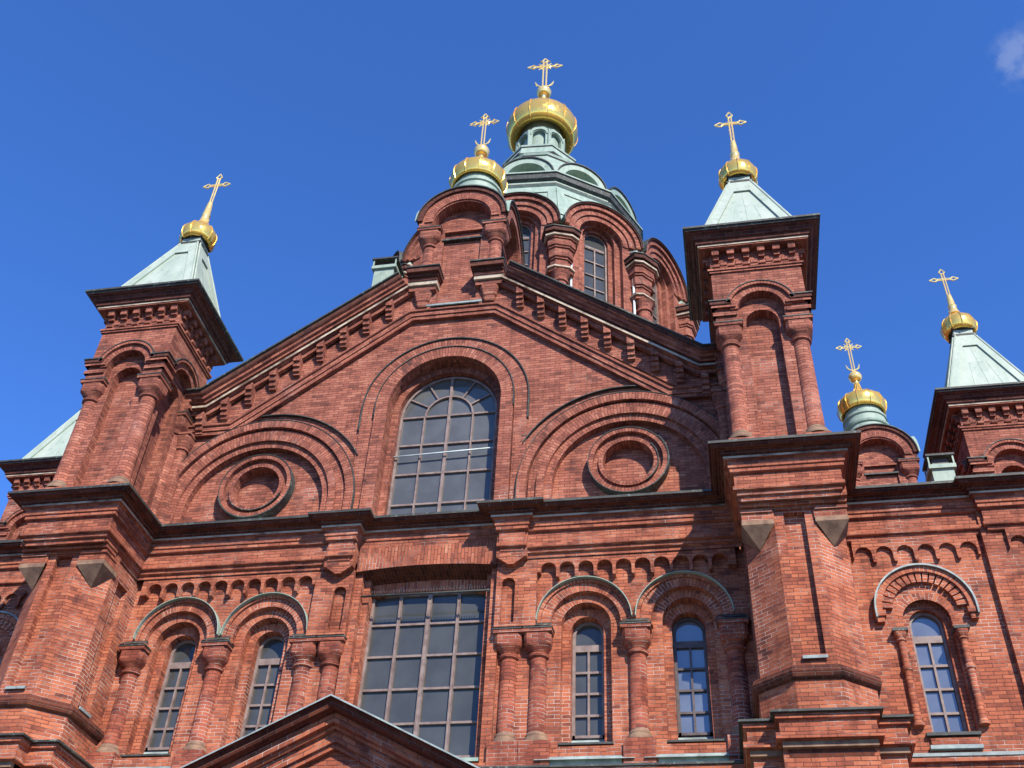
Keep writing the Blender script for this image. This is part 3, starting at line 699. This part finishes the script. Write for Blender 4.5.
# ================================================================== corner towers
def make_tower(parent, loc):
    T = empty('corner_tower', parent, loc)
    b = MB('brick')
    b.prism([(-.60, -.60), (.60, -.60), (.60, .60), (-.60, .60)], 15.2, 21.3)
    for q in range(4):
        b.M = Matrix.Rotation(q*pi/2, 4, 'Z')
        b.plate([(-.857, 15.2), (.857, 15.2), (.857, 19.9), (-.857, 19.9)], [arch_loop(0, 19.08, .37, 15.3, 16)], -.86, -.60)
        arc = [(.52*cos(pi*i/24), 19.33 + .52*sin(pi*i/24)) for i in range(25)]
        b.plate([(-1.047, 18.95), (-.52, 18.95)] + arc[::-1] + [(.52, 18.95), (1.047, 18.95), (1.047, 21.28), (-1.047, 21.28)], [], -1.05, -.86)
        b.ring(0, 19.33, .52, .70, -1.09, -1.05, n=26); b.ring(0, 19.33, .70, .78, -1.16, -1.05, 12, 168, n=26)
        b.ring(0, 19.33, .78, .80, -1.18, -1.05, 14, 166, n=26, mat='flash')
        for x0, x1 in ((-1.105, -.56), (.56, 1.105)):
            b.box(x0*.997, x1*.997, -1.105, -.99, 19.14, 19.24); b.box(x0*.997*1.02, x1*.997*1.02, -1.135, -.99, 19.38, 19.46)
        for x0, x1 in ((-1.157, -.66), (.66, 1.157)):
            b.box(x0, x1, -1.16, -.99, 19.46, 19.56, mat='brickd'); b.box(x0*1.02, x1*1.02, -1.185, -.99, 19.56, 19.59, mat='flash')
        # corbel table
        b.box(-1.087, 1.087, -1.09, -1.0, 20.58, 20.64); b.box(-1.117, 1.117, -1.12, -1.0, 20.64, 20.70)
        for i in range(6):
            x = -.90 + 1.80*i/5
            b.box(x-.08, x+.08, -1.12, -1.0, 20.76, 20.84); b.box(x-.07, x+.07, -1.14, -1.0, 20.98, 21.08); b.box(x-.085, x+.085, -1.22, -1.0, 21.08, 21.27)
            if i < 5: b.box(x+.10, x+.26, -1.075, -1.0, 20.84, 20.98)
    b.M = None
    b.build('belfry_wall', T)
    c = MB('brick'); sq = lambda h: [(-h, h), (-h, -h), (h, -h), (h, h)]
    c.sweep(sq(1.05)[::1], [(0, 21.25), (.24, 21.26), (.24, 21.30), (.26, 21.30), (.26, 21.35), (.30, 21.37), (.31, 21.45), (.36, 21.47), (.40, 21.55), (.53, 21.62), (.54, 21.66), (.58, 21.67), (.58, 21.73), (.2, 21.85)], closed=True,
            mats=['brick', 'brick', 'stone', 'stone', 'brickd', 'brickd', 'brickd', 'brickd', 'brickd', 'flash', 'flash', 'flash', 'flash'])
    c.build('cornice', T)
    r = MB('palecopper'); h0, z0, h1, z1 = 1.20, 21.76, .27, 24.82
    def pyr(h0, h1, z0, z1, off):
        for q in range(4):
            r.M = Matrix.Rotation(q*pi/2, 4, 'Z'); r.face([(-h0, -h0-off, z0), (h0, -h0-off, z0), (h1, -h1-off, z1), (-h1, -h1-off, z1)])
    pyr(h0, h1, z0, z1, 0)
    for q in range(4):   # raised hips framing each sunk panel
        r.M = Matrix.Rotation(q*pi/2, 4, 'Z')
        L_ = lambda t: h0 + (h1-h0)*t
        def P(t, u, o=.055): return (u, -L_(t) - o, z0 + (z1-z0)*t)
        for sg in (-1, 1):
            w_ = .25
            a = [P(0, sg*h0), P(0, sg*(h0-w_)), P(.80, sg*max(L_(.80)-w_, .0)), P(1, sg*.0 + sg*.0), P(1, sg*h1)]
            r.face(a); t_ = [P(0, sg*(h0-w_)), P(.80, sg*(L_(.80)-w_)), P(.80, sg*(L_(.80)-w_), 0), P(0, sg*(h0-w_), 0)]; r.face(t_)
        r.face([P(0, -h0+.25), P(0, h0-.25), P(.05, L_(.05)-.25), P(.05, -L_(.05)+.25)])
        r.face([P(.80, -L_(.8)+.25), P(.80, L_(.8)-.25), P(.80, L_(.8)-.25, 0), P(.80, -L_(.8)+.25, 0)])
        r.face([P(.80, -L_(.8)+.25), P(.80, L_(.8)-.25), P(1, 0), P(1, 0)][:3])
        r.face([P(.05, -L_(.05)+.25), P(.05, L_(.05)-.25), P(.05, L_(.05)-.25, 0), P(.05, -L_(.05)+.25, 0)])
    for q in range(4):
        r.M = Matrix.Rotation(q*pi/2, 4, 'Z')
        for u in (-.42, 0, .42):
            te = .80 if u == 0 else .52
            r.bar(P(.05, u, .003), P(te, u*.55, .003), .007, 4, smooth=False)
        for sg in (-1, 1): r.bar((sg*h0, -h0-.055, z0), (sg*h1, -h1-.055, z1), .028, 6)
    r.M = None
    r.box(-.35, .35, -.35, .35, 24.78, 24.85, mat='flash'); r.box(-.28, .28, -.28, .28, 24.85, 25.06); r.box(-.33, .33, -.33, .33, 25.06, 25.13, mat='flash')
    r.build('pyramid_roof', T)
    for x in (-.78, .78):
        for y in (-.78, .78):
            c = MB('brick'); c.box(x-.27, x+.27, y-.27, y+.27, 15.2, 15.62); column(c, x, y, 15.66, 18.95, .195, .32); capital(c, x, y, 18.95, .195, .32); c.build('column', T)
    prof = smooth_prof([(.28, 25.20), (.38, 25.08), (.48, 25.14), (.53, 25.34), (.51, 25.52), (.40, 25.70), (.25, 25.82), (.17, 25.9), (.12, 26.02)], 5)
    onion('onion_dome', T, prof, 10, (0, 0, 0), 36)
    simple_cross('cross', T, (0, 0, 25.98))
    return T
tower = make_tower(K, (7.95, -1.0, 0))
copy_tree(tower, K, (-7.95, -1.0, 0))
for x in (14.6, -14.75):
    t2 = copy_tree(tower, K, (x, 5.95, 0))
    for ch in t2.children:
        if ch.name.startswith('cross'): ch.scale = (1, 1, .86)
# supports of the wing towers
for x in (14.6, -14.75):
    b = MB('brick'); b.box(x-1.25, x+1.25, 4.7, 7.2, 0, 15.3); b.build('tower_base', K)

# ------------------------------------------------------------------ corner piers below the front towers
for sgn, mm in SIDES:
    P_ = MB('brick', mm); cx = 8.0
    oct_ = [(cx-.96, 1.0), (cx-.96, -1.10), (cx-.36, -1.60), (cx+.42, -1.60), (cx+1.02, -1.10), (cx+1.02, 1.0)]
    # octagonal shaft as separate walls so that the panels can be sunk
    z0, z1 = 9.0, 14.35
    P_.plate([(cx-.36, z0), (cx+.42, z0), (cx+.42, z1), (cx-.36, z1)], [[(cx-.17, 10.88), (cx+.24, 10.88), (cx+.24, 13.98), (cx-.17, 13.98)]], -1.60, -1.45)
    P_.box(cx-.3, cx+.36, -1.46, -1.3, 10.5, 14.1)
    for a, b in ((oct_[1], oct_[2]), (oct_[3], oct_[4])): P_.face([(*a, z0), (*b, z0), (*b, z1), (*a, z1)])
    for x, s2 in ((cx-.96, 1), (cx+1.02, -1)):
        # side faces with a sunk panel
        ya, yb = -1.10, .2; pa, pb = -.80, -.35
        def q(y0, y1, za, zb, xx): P_.face([(xx, y0, za), (xx, y1, za), (xx, y1, zb), (xx, y0, zb)])
        q(ya, pa, z0, z1, x); q(pb, yb, z0, z1, x); q(pa, pb, z0, 10.78, x); q(pa, pb, 13.72, z1, x); xi = x + s2*.13
        q(pa, pb, 10.78, 13.72, xi)
        for yy in (pa, pb): P_.face([(x, yy, 10.78), (xi, yy, 10.78), (xi, yy, 13.72), (x, yy, 13.72)])
        for zz in (10.78, 13.72): P_.face([(x, pa, zz), (xi, pa, zz), (xi, pb, zz), (x, pb, zz)])
    # square corners above
    for c1, c2, c3 in (((cx-1.0, -1.65), (cx-1.0, -1.04), (cx-.36, -1.56)), ((cx+1.06, -1.65), (cx+1.06, -1.04), (cx+.42, -1.56))):
        P_.prism([c1, (c3[0], -1.65), c3, c2] if c1[0] < cx else [(c3[0], -1.65), c1, c2, c3], 13.80, 14.4)
    P_.box(cx-1.04, cx+1.10, -1.83, -1.3, 14.17, 14.5); P_.box(cx-1.02, cx+1.08, -1.74, -1.3, 14.08, 14.18); P_.box(cx-1.0, cx+1.06, -1.7, .5, 14.3, 15.4)
    for x0, x1 in ((cx-1.03, cx-.38), (cx+.44, cx+1.09)):
        P_.box(x0+.01, x1-.01, -1.69, -1.2, 13.97, 14.03)
    P_.box(cx-1.0, cx+1.0, -1.0, .5, 0, 9.2); P_.box(cx-.35, cx+.41, -1.64, -1.58, 14.02, 14.4)
    # rounded base moulding
    path = [(cx-.96, .2), (cx-.96, -1.10), (cx-.36, -1.60), (cx+.42, -1.60), (cx+1.02, -1.10), (cx+1.02, .2)]
    P_.sweep(path, [(0, 10.64), (.06, 10.64), (.14, 10.58), (.17, 10.49), (.14, 10.40), (.06, 10.35), (.06, 9.75)][::-1], mats=['brick'] + ['brickd']*5)
    pier = P_.build('corner_pier', K)
    for c0, a_, b_ in (((cx-1.01, -1.66), (cx-.37, -1.66), (cx-1.01, -1.02)), ((cx+1.07, -1.66), (cx+.43, -1.66), (cx+1.07, -1.02))):
        s_ = MB('corbelstone', mm)
        mdx = ((a_[0] + b_[0])/2 + (0), (a_[1]+b_[1])/2)
        ap = Vector((mdx[0], mdx[1], 13.28)); k_ = .16
        s_.prism([c0, a_, b_], 13.70, 13.80)
        s_.face([(*c0, 13.70), (*a_, 13.70), ap]); s_.face([(*c0, 13.70), (*b_, 13.70), ap]); s_.face([(*a_, 13.7), (*b_, 13.7), ap])
        s_.build('squinch_stone', pier)
    s_ = MB('lead', mm); s_.face([(cx-.19, -1.66, 10.82), (cx+.26, -1.66, 10.82), (cx+.26, -1.46, 10.93), (cx-.19, -1.46, 10.93)]); s_.box(cx-.19, cx+.26, -1.67, -1.64, 10.77, 10.83); s_.build('panel_sill', pier); s_ = MB('lead', mm)
    s_.face([(cx-1.02, -.82, 10.72), (cx-1.02, -.33, 10.72), (cx-.85, -.33, 10.83), (cx-.85, -.82, 10.83)]); s_.box(cx-1.03, cx-1.0, -.82, -.33, 10.67, 10.73)
    s_.build('panel_sill', pier)
    # pedestal with stepped cornice
    pd = MB('brick', mm)
    LP = [(-.25, 8.2), (-.2, 8.55), (-.12, 8.56), (-.12, 8.66), (-.02, 8.68), (-.02, 8.78), (-.10, 8.80), (-.10, 9.02), (-.04, 9.04), (-.04, 9.12), (.03, 9.13), (.03, 9.17), (-.5, 9.36)]
    LM = ['brickd', 'corbelstone', 'corbelstone', 'brick', 'brick', 'brick', 'brick', 'brick', 'brick', 'flash', 'flash', 'copper']
    LP = [(o_, z_ + .44) for o_, z_ in LP]
    pd.sweep([(cx-1.42, .2), (cx-1.42, -1.75), (cx-.87, -1.75), (cx-.87, -2.12), (cx+.95, -2.12), (cx+.95, -1.75), (cx+1.48, -1.75), (cx+1.48, .2)], LP, mats=LM)
    pd.box(cx-1.25, cx+1.3, -1.55, .2, 0, 9.5); pd.box(cx-.75, cx+.82, -1.9, -1.2, 0, 9.4)
    
    pd.build('pedestal', K)

# ================================================================== wings
for sgn, mm in SIDES:
    wg = MB('brick', mm); wy = .12; cx = 10.47
    wg.plate([(8.9, 0), (11.9, 0), (11.9, 15.4), (8.9, 15.4)], [arch_loop(cx, 12.36, .46, 10.0)], wy, wy+.16)
    wg.plate([(9.3, 9.8), (11.8, 9.8), (11.8, 13.6), (9.3, 13.6)], [arch_loop(cx, 12.34, .33, 10.04)], wy+.16, wy+.42)
    wg.ring(cx, 12.36, .46, .62, wy-.004, wy+.1, n=28)
    wg.box(11.9, 19.5, wy-.14, 3, 0, 15.4)
    wg.box(9.0, 19.4, .7, 12, 0, 15.3)
    for x0, nn in ((9.28, 6), (12.35, 12)):
        sp = .42; yy = wy if x0 < 11 else wy-.14
        pts = [(x0 + sp*nn, 14.26), (x0, 14.26), (x0, 13.78)]
        for i in range(nn):
            c = x0 + sp*(i+.5); r = sp*.40
            pts += [(c - r*cos(pi*j/10), 13.90 + r*sin(pi*j/10)) for j in range(11)] + [(c + r, 13.76)]
            if i < nn-1: pts += [(c + sp/2 - .028, 13.70), (c + sp/2 + .028, 13.70), (c + sp - r, 13.76)]
        pts += [(x0 + sp*nn, 13.76)]
        wg.plate(pts[::-1], [], yy-.09, yy)
    wg.build('wing_wall', K)
    hm = MB('brick', mm)
    nv = 17
    for i in range(nv):     # spaced voussoirs
        a0 = rad(4 + 172*(i+.12)/nv); a1 = rad(4 + 172*(i+.88)/nv); r0, r1 = .62, .83
        A = [(cx + r*cos(a), 12.56 + r*sin(a)) for r, a in ((r0, a0), (r1, a0), (r1, a1), (r0, a1))]
        hm.face([(p[0], wy-.10, p[1]) for p in A])
        for j in range(4): p, q_ = A[j], A[(j+1) % 4]; hm.face([(p[0], wy-.10, p[1]), (q_[0], wy-.10, q_[1]), (q_[0], wy, q_[1]), (p[0], wy, p[1])])
    hm.ring(cx, 12.56, .83, .95, wy-.15, wy, n=32, leg=.02); hm.ring(cx, 12.56, .95, .985, wy-.21, wy, n=32, leg=.18, mat='lead')
    for sg in (-1, 1):
        x = cx + sg*.89; hm.box(x-.11, x+.11, wy-.17, wy, 12.42, 12.54); hm.box(x-.07, x+.07, wy-.13, wy, 12.30, 12.42)
    hm.build('window_hood', K)
    for sg in (-1, 1):
        x = cx + sg*.58; c = MB('brick'); c.lathe(0, 0, [(.10, 10.15), (.10, 10.21), (.075, 10.25), (.072, 11.24), (.10, 11.27), (.10, 11.33), (.072, 11.36), (.07, 11.86), (.10, 11.89), (.075, 11.93)], 16)
        o = c.build('colonette', K, ((x)*sgn, wy-.06, 0)); c = MB('brick'); c.loft(0, 0, [(.08, 11.92, 2), (.12, 12.03, 5), (.12, 12.07, 9)]); c.box(-.15, .15, -.13, .12, 12.07, 12.13, mat='flash'); c.build('capital', o)
    s_ = MB('lead', mm); s_.box(cx-.48, cx+.48, wy-.10, wy+.1, 9.96, 10.02, mat='flash'); s_.box(cx-.42, cx+.42, wy-.06, wy, 9.78, 9.92, mat='brick'); s_.box(cx-.46, cx+.46, wy-.12, wy, 9.70, 9.77)
    s_.build('sill', K)
    window(K, cx, 10.05, 12.34, .33, wy+.34, 4, 2, transom=12.0, mir=mm, gmat='glassb')
    s_ = MB('brick', mm); s_.sweep([(8.9, wy), (19.5, wy)], [(0, 9.3), (.10, 9.34), (.10, 9.42), (.18, 9.44), (.18, 9.52), (.2, 9.53), (.2, 9.57), (-.05, 9.7)], mats=['brick']*4 + ['lead']*3); s_.build('ledge', K)
    # chimney ventilator on the wing roof
def vent(x, y, z0, z1, h, rz=0):
    v = MB('copper'); v.box(-h*.80, h*.80, -h*.80, h*.80, z0, z1-.42); v.box(-h, h, -h, h, z1-.42, z1-.30); v.box(-h*.85, h*.85, -h*.85, h*.85, z1-.30, z1-.26)
    for a in (-1, 1):
        for b_ in (-1, 1): v.box(a*h*.9-.02, a*h*.9+.02, b_*h*.9-.02, b_*h*.9+.02, z1-.30, z1-.02)
    v.box(-h*.6, h*.6, -h*.6, h*.6, z1-.28, z1-.02, mat='darkframe')
    v.box(-h*1.05, h*1.05, -h*1.05, h*1.05, z1-.03, z1+.03, mat='flash')
    return v.build('roof_ventilator', K, (x, y, 0), rz)
vent(12.45, 4.0, 15.2, 18.95, .34); vent(-12.45, 4.0, 15.2, 18.95, .34); vent(-3.0, 2.0, 21.5, 26.55, .40)

# ================================================================== central drum and great dome
D = empty('central_drum', K, (-.42, 13.2, 0)); D.rotation_euler = (0, 0, rad(4))
b = MB('brick'); RA = 6.45; hw = RA*math.tan(rad(15))
y0 = -RA
arcp = lambda r, cz, n=30: [(r*cos(pi*i/n), cz + r*sin(pi*i/n)) for i in range(n+1)]
b.plate([(-hw, 22), (hw, 22), (hw, 33.4)] + [p for p in arcp(1.66, 33.42)] + [(-hw, 33.4)], [arch_loop(0, 33.42, .94, 24, 30)], y0, y0+.22)
b.plate([(-1.2, 23), (1.2, 23), (1.2, 34.65), (-1.2, 34.65)], [arch_loop(0, 33.60, .70, 24, 26)], y0+.22, y0+.42)
b.plate([(-.9, 23), (.9, 23), (.9, 34.45), (-.9, 34.45)], [arch_loop(0, 33.65, .52, 24, 24)], y0+.42, y0+.66)
b.ring(0, 33.60, .70, .92, y0+.215, y0+.23, n=28); b.ring(0, 33.65, .52, .70, y0+.415, y0+.43, n=28)
b.ring(0, 33.42, 1.46, 1.66, y0-.22, y0, n=36); b.ring(0, 33.42, 1.20, 1.44, y0-.12, y0, n=36); b.ring(0, 33.42, .96, 1.18, y0-.05, y0, n=36)
b.ring(0, 33.42, 1.66, 1.71, y0-.30, y0+.4, n=36, mat='brickd')
bay = b.build('drum_bay', D)
f = MB('flash'); f.ring(0, 33.42, 1.71, 1.74, y0-.34, y0+1.2, n=36); flash0 = f.build('arch_flashing', D)
wdw = MB('glass'); wdw.plate(arch_loop(0, 33.65, .53, 24.2), [], y0+.6, y0+.64)
wdw.ring(0, 33.65, .46, .53, y0+.53, y0+.6, n=20, leg=9, mat='frame')
wdw.box(-.028, .028, y0+.54, y0+.6, 24.2, 33.4, mat='frame')
for k_ in range(11): wdw.box(-.42, .42, y0+.545, y0+.6, 33.30-k_*.74, 33.35-k_*.74, mat='frame')
wdw.box(-.42, .42, y0+.535, y0+.6, 33.34, 33.42, mat='frame')
win0 = wdw.build('window', D)
# pier between two bays, at azimuth 15 deg
pr = MB('brick'); rv = RA/cos(rad(15))
Mz = Matrix.Rotation(rad(15), 4, 'Z'); pr.M = Mz
def blk(h, yo, za, zb, mat=None):
    h *= 1.16; za -= .45; zb -= .45
    pr.prism([(-h, -rv-yo+.18), (-h*.55, -rv-yo), (h*.55, -rv-yo), (h, -rv-yo+.18), (h, -rv+.6), (-h, -rv+.6)], za, zb, mat)
pr.lathe(0, -rv-.10, [(.25, 22), (.25, 29.97), (.31, 30.0), (.31, 30.08), (.26, 30.11), (.27, 30.25), (.38, 30.5)], 20)
blk(.40, .34, 30.95, 31.10); blk(.45, .40, 31.10, 31.17, 'stone'); blk(.40, .34, 31.17, 31.3); blk(.33, .26, 31.3, 31.62); blk(.36, .31, 31.62, 31.72); blk(.40, .36, 31.72, 31.82)
blk(.40, .33, 31.82, 32.18); blk(.43, .38, 32.18, 32.28); blk(.46, .42, 32.28, 32.6); blk(.50, .47, 32.6, 32.7); blk(.56, .54, 32.7, 32.78, 'stone'); blk(.53, .50, 32.78, 32.9, 'brickd'); blk(.59, .58, 32.9, 33.1, 'brickd'); blk(.62, .62, 33.1, 33.14, 'flash')
blk(.40, .30, 33.14, 33.5); pr.M = None
cp = MB('copper', Mz); cp.face([(-.45, -rv-.4, 32.72), (.45, -rv-.4, 32.72), (.12, -rv+.4, 34.1), (-.12, -rv+.4, 34.1)]); cp.face([(-.45, -rv-.4, 32.72), (-.12, -rv+.4, 34.1), (-.5, -rv+.4, 32.72)]); cp.face([(.45, -rv-.4, 32.72), (.12, -rv+.4, 34.1), (.5, -rv+.4, 32.72)])
pier0 = pr.build('drum_pier', D); pf0 = cp.build('pier_flashing', D)
for k_ in range(1, 12):
    for o in (bay, flash0, win0, pier0, pf0):
        c = o.copy(); C.objects.link(c); c.parent = D; c.rotation_euler = (0, 0, k_*pi/6)
for az in (18.6, 41.4):     # rainwater pipes either side of one bay
    a = rad(az); rr = RA/cos(rad(15))*.985
    d_ = MB('pipe'); x, y = rr*sin(a), -rr*cos(a); d_.tube([(x*.97, y*.97, 33.4), (x*1.06, y*1.06, 33.0), (x*1.02, y*1.02, 32.6), (x*1.015, y*1.015, 24)], .045, 8); d_.build('downpipe', D)
# copper tent roof
rf = MB('copper'); ro = rad(15) - pi/2
def poly12(r): return [(r*sin(rad(15+30*i)), -r*cos(rad(15+30*i))) for i in range(12)]
def tier(prof, n=12, off=15, mats=None):
    stp = 360/n
    for j in range(len(prof)-1):
        (r0, z0_), (r1, z1_) = prof[j], prof[j+1]
        for i in range(n):
            a0, a1 = rad(off+stp*i), rad(off+stp*(i+1))
            rf.face([(r0*sin(a0), -r0*cos(a0), z0_), (r0*sin(a1), -r0*cos(a1), z0_), (r1*sin(a1), -r1*cos(a1), z1_), (r1*sin(a0), -r1*cos(a0), z1_)], mat=mats[j] if mats else None)
tier([(5.6, 33.3), (5.98, 34.45), (5.05, 37.75), (5.12, 37.82), (5.12, 37.92), (4.94, 38.0), (4.90, 38.28), (5.04, 38.38), (5.08, 38.61), (5.14, 38.65), (5.14, 38.73), (4.6, 38.85), (4.2, 39.7), (2.5, 42.9), (2.15, 43.55), (2.2, 43.62), (2.24, 43.75), (2.1, 43.8)],
     mats=['copper']*3 + ['flash', 'copper', 'copper', 'flash', 'flash', 'flash'] + ['copper']*4 + ['copper', 'flash', 'copper', 'copper'])
for i in range(12):
    rf.M = Matrix.Rotation(rad(30*i), 4, 'Z')
    # raised panel frames on the sloping drum roof
    ra0, z0_, ra1, z1_ = 5.98*cos(rad(15)), 34.45, 5.05*cos(rad(15)), 37.75
    def P(t, u, o): r_ = ra0+(ra1-ra0)*t; return (u*r_*math.tan(rad(15)), -r_-o, z0_+(z1_-z0_)*t)
    for sg in (-1, 1):
        rf.face([P(.2, sg, .05), P(.2, sg*.74, .05), P(.97, sg*.74, .05), P(.97, sg, .05)]); rf.face([P(.2, sg*.74, .05), P(.97, sg*.74, .05), P(.97, sg*.74, 0), P(.2, sg*.74, 0)])
    rf.face([P(.82, -.74, .05), P(.82, .74, .05), P(.97, .74, .05), P(.97, -.74, .05)]); rf.face([P(.82, -.74, .05), P(.82, .74, .05), P(.82, .74, 0), P(.82, -.74, 0)])
    # second tier of round gables
    ya = -4.75; rr = 1.18; zc = 38.75
    rf.ring(0, zc, .86, rr, ya, ya+1.3, n=24); rf.ring(0, zc, rr, rr+.05, ya-.07, ya+1.5, n=24, mat='flash'); rf.plate([(.9*cos(pi*i_/16), zc+.9*sin(pi*i_/16)) for i_ in range(17)], [], ya+.62, ya+.7)
    rf.plate([(-.55, zc), (.55, zc), (.35, zc+.22), (0, zc+.34), (-.35, zc+.22)], [], ya+.45, ya+.63)
rf.M = None
# octagonal lantern
def t8(prof, mats=None): tier(prof, 8, 22.5, mats)
rf.M = Matrix.Translation((0, 0, .34))
t8([(2.2, 43.45), (2.25, 43.55), (2.1, 43.62), (1.95, 44.3), (2.0, 44.36), (2.0, 44.48), (1.75, 44.6), (1.42, 45.0), (1.2, 45.05)], mats=['flash', 'copper', 'copper', 'flash', 'copper', 'copper', 'copper', 'flash'])
la = 1.30*cos(rad(22.5)); lw_ = la*math.tan(rad(22.5))
for i in range(8):
    rf.M = Matrix.Translation((0, 0, .38)) @ Matrix.Rotation(rad(45*i), 4, 'Z')
    rf.plate([(-lw_, 44.4), (lw_, 44.4), (lw_, 46.3)] + [(lw_*cos(pi*j/16), 46.3+lw_*sin(pi*j/16)) for j in range(17)], [arch_loop(0, 46.15, .33, 45.2, 14)], -la, -la+.16)
    rf.plate([(-.38, 44.9), (.38, 44.9), (.38, 46.6), (-.38, 46.6)], [arch_loop(0, 45.75, .19, 45.0, 12)], -la+.26, -la+.34, mat='copper')
    rf.box(-.3, .3, -la+.34, -la+.38, 44.9, 46.2, mat='darkframe')
    rf.ring(0, 46.15, .38, .48, -la-.05, -la, n=20, leg=.0)
    rf.box(-lw_-.05, -lw_+.06, -la-.05, -la+.1, 44.5, 46.5)
rf.M = Matrix.Translation((0, 0, .38))
rf.lathe(0, 0, [(.95, 44.4), (1.05, 46.6), (1.08, 47.6)], 24, mat='copper')
rf.M = None
rf.build('tent_roof', D)
prof = smooth_prof([(1.08, 47.86), (1.30, 47.56), (1.58, 47.46), (1.80, 47.76), (1.88, 48.25), (1.76, 48.85), (1.32, 49.3), (.84, 49.65), (.46, 49.98), (.22, 50.4), (.14, 50.95)], 6)
onion('onion_dome', D, prof, 12, (0, 0, 0), 64)
ornate_cross('cross', D, (0, 0, 51.48), 1.66, .27, 1.25)
# square base under the drum
db = MB('brick'); db.box(-7.6, 7.6, 6.0, 20.6, 0, 22.3); db.build('crossing', K)
ar = MB('brick')
for s2 in (-1, 1): ar.box(s2*9.0, s2*14.0, 12.4, 14.9, 0, 22.0)
ar.build('transept', K)

# ================================================================== porch gable
pg = MB('brick'); ys = -3.86; sl = .495
def hz(x, z): return z - sl*abs(x)
W_ = 5.2
pg.plate([(-W_, 0), (W_, 0), (W_, hz(W_, 8.62)), (0, 8.62), (-W_, hz(W_, 8.62))], [], ys, -.05)
PP = [(-W_, hz(W_, 0)), (0, 0), (W_, hz(W_, 0))]
pg.sweepv([(x, 8.50 + z) for x, z in PP], [(-.10, ys), (-.10, ys-.10), (-.02, ys-.10), (-.02, ys-.16), (.15, ys-.16), (.15, ys-.24), (.20, ys-.24), (.21, ys-.34), (.36, ys-.34), (.38, ys-.52), (.49, ys-.58), (.49, ys-.66), (.515, ys-.66), (.54, -.13), (.44, -.13)],
          mats=['brick']*4 + ['brick', 'brick', 'brick', 'brick', 'brickd', 'brickd', 'brickd', 'lead', 'copper', 'brick'])
pg.M = None
pg.build('porch_gable', K)
